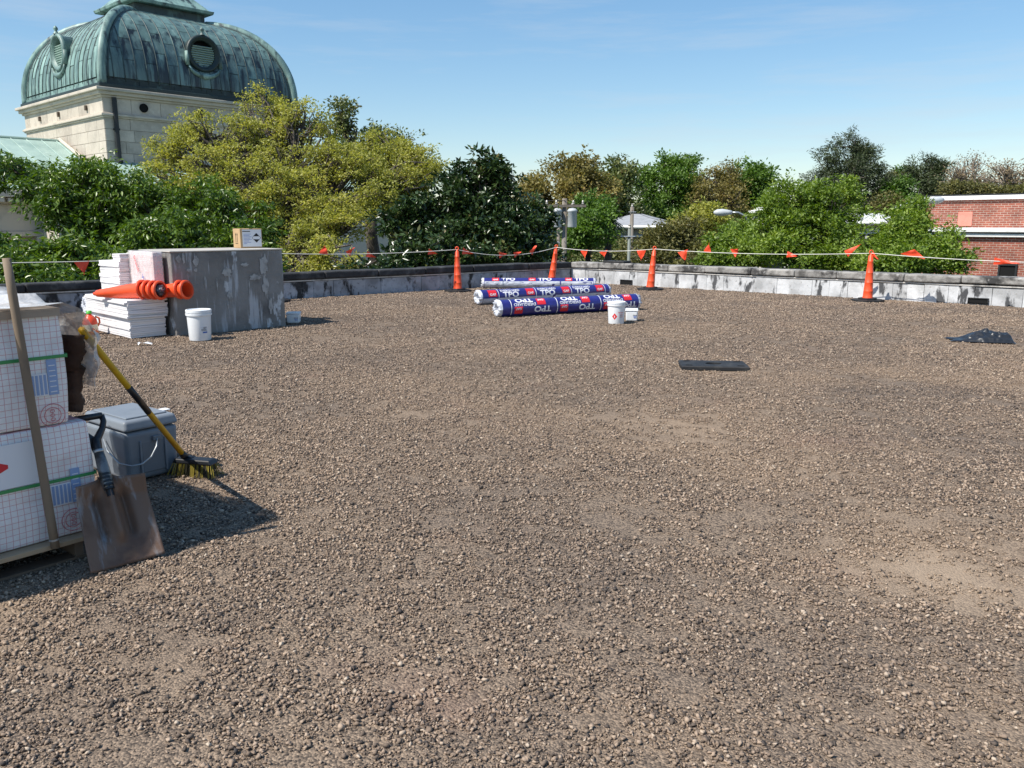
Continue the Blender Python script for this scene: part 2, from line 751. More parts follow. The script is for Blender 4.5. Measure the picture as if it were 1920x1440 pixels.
# ---------------------------------------------------------------- parapets
m_core = mat('parapet_masonry', (0.16, 0.155, 0.15), 0.9, bump=(6, .4, .02))
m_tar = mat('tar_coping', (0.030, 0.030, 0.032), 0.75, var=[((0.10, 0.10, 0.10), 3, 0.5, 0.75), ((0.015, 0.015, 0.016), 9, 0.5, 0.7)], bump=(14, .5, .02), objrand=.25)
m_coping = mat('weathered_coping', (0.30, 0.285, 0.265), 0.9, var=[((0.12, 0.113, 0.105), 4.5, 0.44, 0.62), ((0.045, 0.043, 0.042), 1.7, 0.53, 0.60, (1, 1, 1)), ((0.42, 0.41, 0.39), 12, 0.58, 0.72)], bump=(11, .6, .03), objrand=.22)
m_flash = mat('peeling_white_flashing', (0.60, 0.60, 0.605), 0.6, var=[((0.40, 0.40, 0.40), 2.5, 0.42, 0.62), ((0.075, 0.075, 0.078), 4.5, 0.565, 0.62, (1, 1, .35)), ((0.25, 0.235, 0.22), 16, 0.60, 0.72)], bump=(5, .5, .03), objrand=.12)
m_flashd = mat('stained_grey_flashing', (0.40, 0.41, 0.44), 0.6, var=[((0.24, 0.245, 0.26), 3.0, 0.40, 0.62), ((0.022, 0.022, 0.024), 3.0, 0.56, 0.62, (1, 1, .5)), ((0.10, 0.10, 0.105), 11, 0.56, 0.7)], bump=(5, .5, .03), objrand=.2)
m_term = mat('termination_bar', (0.55, 0.52, 0.48), 0.5, var=[((0.2, 0.19, 0.18), 5, .5, .7)])
m_black = mat('black_rubber', (0.018, 0.018, 0.019), 0.65, var=[((0.05, 0.047, 0.043), 9, .5, .75)], bump=(30, .2, .005))
m_hole = mat('dark_opening', (0.004, 0.004, 0.004), 0.9)
HP = 0.53


def parapet(name, label, d, length, nrm, mf, mc, flash_w, cop_w, seed):
    """wall: core, coping pieces, flashing sheets. local x runs along the wall, local -y faces the roof"""
    rs = np.random.default_rng(seed)
    x_ax = Vector((d[0], d[1], 0))
    n_in = Vector((nrm[0], nrm[1], 0))
    t = thing(name, label, 'parapet wall', (COR[0], COR[1], 0))
    M = Matrix((x_ax, -n_in, Vector((0, 0, 1)))).transposed()
    flip = M.determinant() < 0

    def L(x, y, z):
        v = x_ax * x - n_in * y
        return (v.x, v.y, z)

    def slab(x0, x1, y0, y1, z0, z1, jig=0.0):
        j = lambda: rs.uniform(-jig, jig)
        vs = []
        for z in (z0, z1):
            for x, y in ((x0, y0), (x1, y0), (x1, y1), (x0, y1)):
                vs.append(L(x + j(), y + j(), z + j()))
        return MB().add(vs, [(0, 3, 2, 1), (4, 5, 6, 7), (0, 1, 5, 4), (1, 2, 6, 5), (2, 3, 7, 6), (3, 0, 4, 7)])
    slab(0.0, length, 0.012, 0.30, GZ, HP - 0.15).build('wall_core', m_core, t)
    x = 0.02
    while x < length - 0.1:
        w = cop_w * rs.uniform(0.75, 1.25)
        x1 = min(x + w, length)
        dz = rs.normal() * 0.006
        slab(x + .0015, x1 - .0015, -0.06 + rs.normal() * .008, 0.36, HP - 0.148 + dz, HP + dz, 0.006).build('coping_block', mc, t, bevel=0.034, seg=3)
        x = x1
    x = 0.03
    while x < length - 0.1:
        w = flash_w * rs.uniform(0.6, 1.4)
        x1 = min(x + w, length)
        zb = rs.uniform(-.01, 0.0)
        slab(x + .003, x1 - .003, -0.004 - rs.uniform(0, .016), 0.011, zb, HP - 0.185 - rs.uniform(0, .02), 0.004).build('flashing_sheet', mf, t)
        x = x1
    slab(0.03, length, -0.028, 0.010, HP - 0.18, HP - 0.158).build('termination_bar', m_term, t)
    return t, L


nL = np.array([-dL[1], dL[0]])
nL = -nL if nL[1] > 0 else nL
nR = np.array([-dR[1], dR[0]])
nR = -nR if nR[1] > 0 else nR
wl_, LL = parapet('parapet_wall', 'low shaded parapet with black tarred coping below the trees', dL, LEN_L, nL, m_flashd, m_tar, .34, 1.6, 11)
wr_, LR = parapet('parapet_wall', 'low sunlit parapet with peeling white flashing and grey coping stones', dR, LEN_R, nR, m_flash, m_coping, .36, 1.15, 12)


def drain(x, w=.16):
    mb = MB()
    vs = [LR(a, b, c) for c in (0.02, .12) for a, b in ((x - w, -.035), (x + w, -.035), (x + w, -.006), (x - w, -.006))]
    mb.add(vs, [(0, 3, 2, 1), (4, 5, 6, 7), (0, 1, 5, 4), (1, 2, 6, 5), (2, 3, 7, 6), (3, 0, 4, 7)])
    o = mb.build('scupper', m_hole, wr_)
    mb = MB()
    for z0, z1, x0, x1 in ((.12, .135, x - w - .015, x + w + .015), (.0, .12, x - w - .015, x - w), (.0, .12, x + w, x + w + .015)):
        vs = [LR(a, b, c) for c in (z0, z1) for a, b in ((x0, -.05), (x1, -.05), (x1, -.004), (x0, -.004))]
        mb.add(vs, [(0, 3, 2, 1), (4, 5, 6, 7), (0, 1, 5, 4), (1, 2, 6, 5), (2, 3, 7, 6), (3, 0, 4, 7)])
    mb.build('scupper_frame', m_black, o)


drain(1.75)
drain(9.6)

# ---------------------------------------------------------------- domed stone building
m_stoneblk = mat('limestone_block', (0.52, 0.455, 0.375), 0.85, var=[((0.40, 0.35, 0.29), 1.4, 0.45, 0.7), ((0.60, 0.54, 0.46), 5, 0.55, 0.75)], bump=(9, .15, .02), objrand=.13)
m_trim = mat('limestone_trim', (0.55, 0.485, 0.40), 0.85, var=[((0.36, 0.32, 0.27), 1.1, 0.5, 0.75)], bump=(9, .15, .02))
m_mortar = mat('pale_mortar', (0.62, 0.58, 0.52), 0.9)
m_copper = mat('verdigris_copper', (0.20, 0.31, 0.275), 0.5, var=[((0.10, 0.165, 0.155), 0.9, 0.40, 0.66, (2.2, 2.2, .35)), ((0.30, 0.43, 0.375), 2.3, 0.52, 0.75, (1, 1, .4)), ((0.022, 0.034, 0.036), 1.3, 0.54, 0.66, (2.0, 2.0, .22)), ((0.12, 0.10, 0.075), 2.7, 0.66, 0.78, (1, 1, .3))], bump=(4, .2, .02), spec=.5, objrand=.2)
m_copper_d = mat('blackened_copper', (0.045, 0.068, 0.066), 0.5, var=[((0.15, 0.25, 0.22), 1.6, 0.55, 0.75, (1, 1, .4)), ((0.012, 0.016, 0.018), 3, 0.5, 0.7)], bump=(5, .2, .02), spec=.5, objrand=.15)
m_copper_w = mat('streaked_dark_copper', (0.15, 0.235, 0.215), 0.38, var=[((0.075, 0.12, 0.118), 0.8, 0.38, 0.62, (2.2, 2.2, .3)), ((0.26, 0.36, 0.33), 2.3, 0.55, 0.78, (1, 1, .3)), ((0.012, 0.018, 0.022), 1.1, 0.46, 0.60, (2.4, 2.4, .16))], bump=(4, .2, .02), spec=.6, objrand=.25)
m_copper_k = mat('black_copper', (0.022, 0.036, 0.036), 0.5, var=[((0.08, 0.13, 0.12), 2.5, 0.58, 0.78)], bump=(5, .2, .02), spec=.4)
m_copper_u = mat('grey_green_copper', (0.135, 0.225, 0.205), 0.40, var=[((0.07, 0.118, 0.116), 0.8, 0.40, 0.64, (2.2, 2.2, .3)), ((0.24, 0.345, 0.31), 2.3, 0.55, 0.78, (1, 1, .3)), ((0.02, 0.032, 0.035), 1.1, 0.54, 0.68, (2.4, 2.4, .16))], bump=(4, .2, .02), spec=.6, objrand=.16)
m_roofgreen = mat('pale_green_metal_roof', (0.33, 0.44, 0.385), 0.5, var=[((0.24, 0.34, 0.30), .7, 0.45, 0.7, (1, 1, 1)), ((0.42, 0.52, 0.46), 3, .55, .75)], objrand=.08)
m_dark = mat('dark_metal', (0.02, 0.022, 0.024), 0.5)
m_rubble = mat('dark_rough_stone', (0.10, 0.075, 0.055), 0.95, var=[((0.30, 0.24, 0.18), 2.2, .48, .6)], bump=(4, .8, .1))

SIDE = 11.74
HA = SIDE / 2
PHI = math.radians(47.28)
TC = np.array([-21.63, 53.30])
tw = thing('domed_building', 'pale stone building with a ribbed green copper dome and round dormers', 'building', (TC[0], TC[1], GZ), PHI)
Z = lambda z: z - GZ                    # world height to local
face_rot = {'right': Matrix.Rotation(0, 3, 'Z'), 'left': Matrix.Rotation(-PI / 2, 3, 'Z'), 'far': Matrix.Rotation(PI, 3, 'Z'), 'hid': Matrix.Rotation(PI / 2, 3, 'Z')}
MB().box((0, 0, Z(-7.5) + 8), (SIDE - .12, SIDE - .12, 16)).build('tower_core', m_mortar, tw)
rs = np.random.default_rng(3)
courses = [(4.0, 4.6), (4.6, 5.2), (5.2, 5.8), (5.8, 6.4), (6.4, 6.98), (7.24, 8.0)]
for fn in ('right', 'left'):
    R = face_rot[fn]
    for ci, (z0, z1) in enumerate(courses):
        x = -HA
        x1 = x + rs.uniform(.8, 1.6)
        while x < HA - .05:
            if HA - x1 < .6:
                x1 = HA
            mb = MB()
            c = R @ Vector(((x + x1) / 2, -HA + .045, Z((z0 + z1) / 2)))
            s = (x1 - x - .02, .12, z1 - z0 - .02)
            mb.box(c, s, R)
            mb.build('stone_block', m_stoneblk, tw)
            x, x1 = x1, x1 + (rs.uniform(1.3, 2.3) if ci < 5 else rs.uniform(1.0, 1.9))
for nm, z0, z1, pr in (('string_course', 6.98, 7.06, .10), ('string_course', 7.06, 7.18, .17), ('string_course', 7.18, 7.24, .10), ('cornice', 8.0, 8.12, .12), ('cornice', 8.12, 8.30, .26), ('cornice', 8.30, 8.46, .40)):
    MB().box((0, 0, Z((z0 + z1) / 2)), (SIDE + 2 * pr, SIDE + 2 * pr, z1 - z0)).build(nm, m_trim, tw, bevel=.03)
# round vents in the frieze of the shaded face, small weep blocks on the sunlit one
for u in (-3.75, -.55):
    R = Matrix.Rotation(PI / 2, 3, 'X')
    o = MB().lathe([(0.23, -.02), (0.23, .05), (.20, .06), (.19, .03), (0.001, .03)], 20, (u, -HA - .03, Z(7.63)), R).build('round_vent', m_hole, tw)
for u in (-3.8, 0.2, 3.2):
    c = face_rot['left'] @ Vector((-u, -HA - .05, Z(7.62)))
    MB().box(c, (.16, .20, .26)).build('weep_vent', m_rubble, tw, bevel=.02)
for u in (-HA + .55, HA - .2):
    mb = MB()
    mb.tube([(u, -HA - .14, Z(8.0)), (u, -HA - .14, Z(4.9)), (u, -HA - .30, Z(4.7))], .13, 8)
    for z in (6.4,):
        mb.box((u, -HA - .12, Z(z)), (.30, .16, .10))
    mb.build('downpipe', m_dark, tw)

Z0, Z1 = 8.9, 13.32
BD, BT = HA - .12, 2.15


def prof(t):
    """half width and height of the dome at parameter t in 0..1"""
    a = t * PI / 2
    return BT + (BD - BT) * math.cos(a) ** 1.0, Z0 + (Z1 - Z0) * math.sin(a) ** 0.93


MB().box((0, 0, Z(8.60)), (2 * BD + .52, 2 * BD + .52, .22)).build('dome_gutter', m_copper_k, tw, bevel=.04)
dome = MB()
NT = 18
rows = []
for i in range(NT + 1):
    r, z = prof(i / NT)
    rows.append((r - .04, z))
vs, fs = [(-BD + .04, -BD + .04, Z(8.5)), (BD - .04, -BD + .04, Z(8.5)), (BD - .04, BD - .04, Z(8.5)), (-BD + .04, BD - .04, Z(8.5))], []
for r, z in rows:
    vs += [(-r, -r, Z(z)), (r, -r, Z(z)), (r, r, Z(z)), (-r, r, Z(z))]
for i in range(NT + 1):
    for k in range(4):
        fs.append((i * 4 + k, i * 4 + (k + 1) % 4, (i + 1) * 4 + (k + 1) % 4, (i + 1) * 4 + k))
dome.add(vs, fs)
dome_o = dome.build('dome', m_copper_d, tw, smooth=False)
NCOL = 19
for fn in ('right', 'left', 'far', 'hid'):
    R = face_rot[fn]
    us = np.linspace(-BD, BD, NCOL + 1)
    # belt at the foot of the dome
    for k in range(0, 6):
        u0, u1 = -BD + 2 * BD * k / 6, -BD + 2 * BD * (k + 1) / 6
        c = R @ Vector(((u0 + u1) / 2, -BD + .01, Z(8.83)))
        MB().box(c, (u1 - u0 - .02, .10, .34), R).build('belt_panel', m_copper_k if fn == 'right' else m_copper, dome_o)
    for k in range(NCOL):
        u0, u1 = us[k] + .012, us[k + 1] - .012
        brk = [0.02] + list(np.array([.2, .38, .56, .75]) + (0.045 if k % 2 else -.045) + rs.normal(size=4) * .008) + [1.0]
        for ri in range(len(brk) - 1):
            t0, t1 = brk[ri], brk[ri + 1] - .004
            vs, fs, ok = [], [], False
            ns = 4
            off = .012 + rs.uniform(0, .02)
            for i in range(ns + 1):
                r, z = prof(t0 + (t1 - t0) * i / ns)
                lim = r - .22
                a, b_ = max(min(u0, lim), -lim), max(min(u1, lim), -lim)
                if b_ - a > .04:
                    ok = True
                for q in (a, b_):
                    vs.append(R @ Vector((q, -r - off, Z(z) + off * .3)))
            if not ok:
                continue
            for i in range(ns):
                fs.append((2 * i, 2 * i + 1, 2 * i + 3, 2 * i + 2))
            mb = MB().add(vs, fs)
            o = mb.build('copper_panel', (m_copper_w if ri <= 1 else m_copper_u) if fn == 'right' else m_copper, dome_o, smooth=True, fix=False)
    for k in range(1, NCOL):
        path = []
        for i in range(NT + 1):
            r, z = prof(i / NT)
            if abs(us[k]) > r - .22:
                break
            path.append(R @ Vector((us[k], -r - .03, Z(z))))
        if len(path) > 2:
            MB().tube(path, .03, 5).build('standing_seam', m_copper_d, dome_o, smooth=True)
for sx, sy in ((-1, -1), (1, -1), (1, 1), (-1, 1)):
    path = []
    for i in range(NT + 1):
        r, z = prof(i / NT)
        path.append((sx * r, sy * r, Z(z)))
    path.insert(0, (sx * BD, sy * BD, Z(8.66)))
    MB().tube(path, .24, 8).build('hip_rib', m_copper, dome_o, smooth=True)
    for dx, dy in ((1, 0), (0, 1)):
        MB().tube([(x - sx * .34 * dx, y - sy * .34 * dy, z + .02) for x, y, z in path[1:]], .06, 6).build('hip_roll', m_copper_d, dome_o, smooth=True)
# round louvred dormers in the middle of each face
for fn in ('right', 'left', 'far', 'hid'):
    R = face_rot[fn]
    zc = 10.95
    yf = -(prof(0.10)[0] - .12)
    Rx = R @ Matrix.Rotation(PI / 2, 3, 'X')    # lathe axis to -y
    cen = R @ Vector((0, yf, Z(zc)))
    mb = MB().lathe([(.92, -2.6), (.92, -.02), (.98, 0.0), (1.02, .10), (.97, .20), (.86, .22), (.80, .12), (.74, .10), (.70, .02), (.70, -.3)], 32, cen, Rx)
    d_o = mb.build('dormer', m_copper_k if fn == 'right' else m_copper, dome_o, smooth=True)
    MB().lathe([(.72, -.26), (.001, -.26)], 24, cen, Rx).build('vent_backing', m_hole, dome_o)
    mb = MB()
    for q in range(9):
        zz = -.6 + q * .12
        hw = math.sqrt(max(.68 ** 2 - zz ** 2, .01))
        c = R @ Vector((0, yf - .02, Z(zc + zz)))
        mb.box(c, (2 * hw, .10, .035), R @ Matrix.Rotation(-.6, 3, 'X'))
    mb.build('louvre', m_roofgreen, dome_o)
    mb = MB()
    c = R @ Vector((0, yf - .12, Z(zc + .98)))
    mb.lathe([(.16, 0), (.10, .10), (.07, .18), (.13, .26), (.10, .36), (.02, .44)], 12, c)
    mb.build('finial', m_copper, dome_o, smooth=True)
    mb = MB()
    mb.tube([R @ Vector((x, yf - .16, Z(zc - .62 - .62 * math.sqrt(max(0, 1 - (x / .95) ** 2))))) for x in np.linspace(-.93, .93, 13)], [.06, .09, .11, .12, .13, .15, .18, .15, .13, .12, .11, .09, .06], 8)
    for sx in (-1, 1):
        mb.box(R @ Vector((sx * .98, yf - .1, Z(zc - .35))), (.16, .2, .75), R)
    mb.build('swag_ornament', m_copper, dome_o, smooth=True)
# lantern on top
for nm, z0, z1, r0, r1, m_ in (('lantern_base', 13.22, 13.42, 2.42, 2.42, m_copper), ('lantern_neck', 13.42, 13.92, 2.12, 2.12, m_copper_d), ('lantern_eave', 13.92, 14.10, 2.50, 2.56, m_copper), ('lantern_roof', 14.10, 15.3, 2.40, 1.2, m_copper)):
    MB().box((0, 0, Z((z0 + z1) / 2)), (2 * r0, 2 * r0, z1 - z0), taper=r1 / r0).build(nm, m_, tw, bevel=.03)
# apron roof round the tower foot and the gabled wing towards the left
ap = MB()
zt, zb_, ow = 4.72, 3.5, 3.6
ap.add([(-HA, -HA, Z(zt)), (HA + 3, -HA, Z(zt)), (HA + 3, -HA - ow, Z(zb_)), (-HA - ow, -HA - ow, Z(zb_)), (-HA - ow, HA, Z(zb_)), (-HA, HA, Z(zt))], [(0, 1, 2, 3), (0, 3, 4, 5)])
ap.build('apron_roof', m_roofgreen, tw)
for k in range(9):
    x = -HA + 1.3 * k
    MB().tube([(x, -HA, Z(zt) + .03), (x, -HA - ow, Z(zb_) + .03)], .03, 4).build('standing_seam', m_roofgreen, tw)
MB().tube([(-HA, -HA, Z(zt) + .03), (-HA - ow, -HA - ow, Z(zb_) + .03)], .09, 6).build('hip_roll', m_roofgreen, tw)
MB().box((0, -HA - ow + 1, Z((-7.5 + zb_) / 2) - .1), (SIDE + 8, 2, zb_ + 7.5 - .2)).build('lower_wall', m_trim, tw)
WL = 22.0
zr, ze, hw = 6.12, 3.15, 7.4
mb = MB()
mb.add([(-HA + .02, 0, Z(zr)), (-HA - WL, 0, Z(zr)), (-HA - WL, -hw, Z(ze)), (-HA + .02, -hw, Z(ze)), (-HA - WL, hw, Z(ze)), (-HA + .02, hw, Z(ze))], [(0, 1, 2, 3), (0, 5, 4, 1)])
wr_roof = mb.build('wing_roof', m_roofgreen, tw)
for k in range(28):
    x = -HA - .4 - k * .78
    MB().tube([(x, 0, Z(zr) + .02), (x, -hw, Z(ze) + .02)], .028, 4).build('standing_seam', m_roofgreen, wr_roof)
MB().tube([(-HA, 0, Z(zr) + .03), (-HA - WL, 0, Z(zr) + .03)], .08, 6).build('ridge_roll', m_roofgreen, wr_roof)
mb = MB()
mb.tube([(-HA - .18, .1, Z(zr) + .12), (-HA - .18, -hw * .78, Z(zr - (zr - ze) * .78) + .12)], .11, 4)
mb.build('step_flashing', m_trim, wr_roof)
MB().box((-HA - WL / 2, 0, Z((-7.5 + 2.9) / 2)), (WL - .4, 2 * hw - 1.4, 2.9 + 7.5)).build('wing_wall', m_trim, tw)
for z0, z1, pr in ((2.75, 3.08, .1), (2.45, 2.75, -.25), (.9, 1.15, -.35), (1.15, 2.45, -.5)):
    MB().box((-HA - WL / 2, 0, Z((z0 + z1) / 2)), (WL + 2 * pr, 2 * (hw + pr), z1 - z0)).build('entablature', m_trim, tw, bevel=.03)
mb = MB()
for k in range(60):
    x = -HA - .6 - k * .36
    mb.box((x, -hw + .1, Z(2.62)), (.2, .3, .18))
mb.build('dentils', m_trim, tw)
for k in range(9):
    x = -HA - 1.2 - k * 2.5
    MB().box((x, -hw + .6, Z(-3.3)), (1.0, .7, 8.4)).build('pilaster', m_trim, tw, bevel=.05)
    MB().box((x - 1.25, -hw + .705, Z(-3.0)), (.9, .06, 7.4)).build('rough_stone_panel', m_rubble, tw)

# ---------------------------------------------------------------- brick building on the right
m_brick = bpy.data.materials.new('red_brick')
m_brick.use_nodes = True
n, l = m_brick.node_tree.nodes, m_brick.node_tree.links
p = n['Principled BSDF']
p.inputs['Roughness'].default_value = .85
tcb = n.new('ShaderNodeTexCoord')
mpb = n.new('ShaderNodeMapping')
mpb.inputs['Rotation'].default_value = (-PI / 2, 0, 0)
bt = n.new('ShaderNodeTexBrick')
bt.inputs['Color1'].default_value = (0.30, 0.085, 0.052, 1)
bt.inputs['Color2'].default_value = (0.20, 0.060, 0.042, 1)
bt.inputs['Mortar'].default_value = (0.42, 0.32, 0.26, 1)
bt.inputs['Scale'].default_value = 1.0
bt.inputs['Mortar Size'].default_value = .012
bt.inputs['Brick Width'].default_value = .30
bt.inputs['Row Height'].default_value = .105
bt.inputs['Bias'].default_value = -.2
nzb = n.new('ShaderNodeTexNoise')
nzb.inputs['Scale'].default_value = 1.6
nzb.inputs['Detail'].default_value = 6
mxb = n.new('ShaderNodeMixRGB')
mxb.blend_type = 'MULTIPLY'
mrb = n.new('ShaderNodeMapRange')
mrb.inputs['From Min'].default_value = .35
mrb.inputs['From Max'].default_value = .7
mrb.inputs['To Min'].default_value = .75
mrb.inputs['To Max'].default_value = 1.2
mxb.inputs['Fac'].default_value = 1
l.new(tcb.outputs['Object'], mpb.inputs['Vector'])
l.new(mpb.outputs[0], bt.inputs['Vector'])
l.new(tcb.outputs['Object'], nzb.inputs['Vector'])
l.new(nzb.outputs['Fac'], mrb.inputs['Value'])
l.new(bt.outputs['Color'], mxb.inputs['Color1'])
l.new(mrb.outputs[0], mxb.inputs['Color2'])
l.new(mxb.outputs[0], p.inputs['Base Color'])
bb = n.new('ShaderNodeBump')
bb.inputs['Strength'].default_value = .5
bb.inputs['Distance'].default_value = .02
bb.invert = True
l.new(bt.outputs['Fac'], bb.inputs['Height'])
l.new(bb.outputs[0], p.inputs['Normal'])
m_white = mat('white_painted_trim', (0.78, 0.77, 0.74), 0.5, var=[((.55, .53, .5), 1.5, .5, .75)])
m_pink = mat('pink_painted_panel', (0.62, 0.24, 0.18), 0.7, var=[((.52, .19, .14), 3, .45, .7)])
bk = pt(1738, 372, 43.0)
bkt = thing('brick_building', 'red brick building with white fascia bands and a pink panel', 'building', (bk[0], bk[1], GZ), math.radians(-47))
# local x along the visible wall, local -y towards the viewer; heights from pixels
zt = bk[2]
MB().box((11, 6, Z((GZ + zt) / 2 - .06)), (22, 12, zt - GZ - .12)).build('upper_wall', m_brick, bkt)
MB().box((11, 6, Z(zt) - .02), (22.3, 12.3, .20)).build('roof_fascia', m_white, bkt, bevel=.02)
MB().box((11, 6, Z(zt) + .12), (22.2, 12.2, .07)).build('roof_edge', m_dark, bkt)
zl = pt(1850, 429, 38.0)[2]
MB().box((11.2, -1.0, Z((GZ + zl) / 2 - .1)), (22.6, 2, zl - GZ - .2)).build('lower_wall', m_brick, bkt)
MB().box((11.2, -1.1, Z(zl) - .06), (23.0, 2.4, .20)).build('lower_fascia', m_white, bkt, bevel=.02)
MB().box((11.2, -1.06, Z(zl) - .30), (22.9, 2.24, .16)).build('lower_fascia', m_white, bkt, bevel=.02)
MB().box((11.2, -1.05, Z(zl) - .19), (22.8, 2.16, .07)).build('fascia_gap', m_dark, bkt)
def bk_local(px, py, yl):
    """intersection of a pixel ray with the plane local y = yl of the brick building"""
    a = math.radians(-47)
    ex, ey = np.array([math.cos(a), math.sin(a)]), np.array([-math.sin(a), math.cos(a)])
    d = ray(px, py)
    o2 = -bk[:2]
    t = (yl - o2 @ ey) / (d[:2] @ ey)
    q = o2 + t * d[:2]
    return q @ ex, EYE + t * d[2]


x0, z0 = bk_local(1795, 424, 0)
x1, z1 = bk_local(1825, 397, 0)
MB().box(((x0 + x1) / 2, 0.0, Z((z0 + z1) / 2)), (x1 - x0, .12, z1 - z0)).build('painted_panel', m_pink, bkt, bevel=.02)
x0, z0 = bk_local(1872, 520, -2)
x1, z1 = bk_local(1907, 497, -2)
wn_ = MB().box(((x0 + x1) / 2, -2.0, Z((z0 + z1) / 2)), (x1 - x0, .06, z1 - z0)).build('window', m_hole, bkt)
mb = MB()
for xx in (x0, x1):
    mb.box((xx, -2.02, Z((z0 + z1) / 2)), (.08, .12, z1 - z0))
mb.box(((x0 + x1) / 2, -2.02, Z(z1)), (x1 - x0 + .08, .13, .08))
mb.build('window_frame', m_dark, wn_)
MB().tube([(6.4, -1.6, Z(zl) + .04), (6.4, -1.6, Z(zl) + .35)], .05, 8).build('roof_vent', m_white, bkt)

# ---------------------------------------------------------------- houses beyond
m_slate = mat('grey_shingle_roof', (0.30, 0.31, 0.33), 0.8, var=[((.22, .23, .245), 2.5, .45, .7)], bump=(9, .3, .02))
m_whiteroof = mat('white_metal_roof', (0.66, 0.66, 0.65), 0.5, var=[((.5, .5, .49), 1.2, .5, .75)])
m_siding = mat('house_siding', (0.34, 0.31, 0.26), 0.8, var=[((.2, .18, .15), 1.2, .45, .7)])
m_cream = mat('cream_siding', (0.60, 0.55, 0.46), 0.8)
m_glass = mat('dark_window_glass', (0.015, 0.018, 0.02), 0.12, spec=.6)


def house(label, px, eave_py, ridge_py, Y, w, d, rz, mr, mw, ridge=0.35):
    e_ = pt(px, eave_py, Y)
    zr_ = pt(px, ridge_py, Y)[2]
    t = thing('house', label, 'house', (e_[0], e_[1], GZ), rz)
    ze_ = Z(e_[2])
    MB().box((0, 0, ze_ / 2), (w - .8, d - .8, ze_)).build('wall', mw, t)
    rr = MB()
    hx, hy, rx = w / 2, d / 2, w / 2 * ridge
    rr.add([(-hx, -hy, ze_), (hx, -hy, ze_), (hx, hy, ze_), (-hx, hy, ze_), (-rx, 0, Z(zr_)), (rx, 0, Z(zr_))], [(0, 1, 5, 4), (1, 2, 5), (2, 3, 4, 5), (3, 0, 4), (0, 3, 2, 1)])
    ro = rr.build('roof', mr, t)
    mb = MB()
    for a, b_ in (((-hx, -hy), (hx, -hy)), ((hx, -hy), (hx, hy)), ((-hx, -hy), (-hx, hy))):
        mb.tube([(a[0], a[1], ze_ - .06), (b_[0], b_[1], ze_ - .06)], .11, 4)
    mb.build('gutter', m_white, ro)
    for k in range(4):
        x = -w / 2 + w * (k + .5) / 4
        wi = MB().box((x, -d / 2 + .40, ze_ - 1.5), (1.1, .10, 1.6)).build('window', m_glass, t)
        mb = MB()
        for q in (-.58, .58):
            mb.box((x + q, -d / 2 + .36, ze_ - 1.5), (.1, .1, 1.7))
        for q in (-.83, 0, .83):
            mb.box((x, -d / 2 + .36, ze_ - 1.5 + q), (1.1, .1, .08))
        mb.build('frame', m_white, wi)
    return t


house('house with a grey hipped shingle roof among the trees', 1196, 424, 401, 60, 6.2, 6.2, math.radians(-20), m_slate, m_siding, .1)
house('house with a white metal roof behind the bright green tree', 1608, 417, 400, 56, 4.6, 7, math.radians(-12), m_whiteroof, m_cream, .6)
hs = house('small cream house with a white capped chimney behind the bushes', 1440, 452, 436, 48, 6, 6, math.radians(-25), m_slate, m_cream, .3)
cp = pt(1425, 420, 47)
a_ = hs.matrix_basis.inverted() @ Vector(cp)
ch = MB().box((a_.x, a_.y, a_.z - .5), (.75, .75, 2.2)).build('chimney', m_cream, hs)
MB().box((a_.x, a_.y, a_.z + .66), (1.15, 1.15, .12)).box((a_.x, a_.y, a_.z + .82), (.95, .95, .2), taper=.3).build('chimney_cap', m_white, ch)

# ---------------------------------------------------------------- utility poles, lamps, wires
m_pole = mat('weathered_pole_wood', (0.16, 0.135, 0.11), 0.9, var=[((.26, .24, .21), 6, .5, .7, (1, 1, .1))])
m_steel = mat('galvanised_steel', (0.42, 0.44, 0.45), 0.4, metal=.6, var=[((.3, .31, .32), 5, .5, .7)])
m_can = mat('grey_transformer_paint', (0.48, 0.50, 0.51), 0.45)
m_wire = mat('cable_black', (0.02, 0.02, 0.02), 0.6)
m_insul = mat('insulator', (0.35, 0.33, 0.3), 0.3)


def pole_base(px, Y):
    q = pt(px, 440, Y)
    return (q[0], q[1], GZ)


Y1 = 40
b0 = pole_base(1058, Y1)
t = thing('utility_pole', 'wooden utility pole carrying two grey transformers', 'utility pole', b0)
ztp = Z(pt(1058, 372, Y1)[2])
MB().tube([(0, 0, 0), (0, 0, ztp)], [.17, .12], 10).build('pole', m_pole, t, smooth=True)
MB().box((0, -.15, ztp - .35), (2.0, .1, .12)).build('crossarm', m_pole, t)
for sx in (-.85, -.4, .4, .85):
    MB().lathe([(.03, 0), (.06, .04), (.04, .1), (.06, .14), (.02, .2)], 8, (sx, -.15, ztp - .29)).build('insulator', m_insul, t)
for sx in (-.36, .36):
    c = (sx, -.12, ztp - 1.35)
    tr = MB().lathe([(.02, 0), (.20, .0), (.22, .04), (.22, .72), (.24, .74), (.24, .80), (.16, .88), (.02, .90)], 16, c).build('transformer', m_can, t, smooth=True)
    MB().lathe([(.05, .9), (.06, .96), (.035, 1.02), (.05, 1.08), (.02, 1.14)], 8, c).build('bushing', m_insul, tr)
MB().tube([(-.2, -.05, ztp - 2.1), (-.5, -.05, ztp - 1.95), (-.75, -.05, ztp - 2.0)], .04, 6).build('bracket', m_steel, t)
pole_tops = [(b0[0], b0[1] - .15, GZ + ztp - .1)]

m_gpole = mat('grey_green_post', (.16, .18, .16), .6)


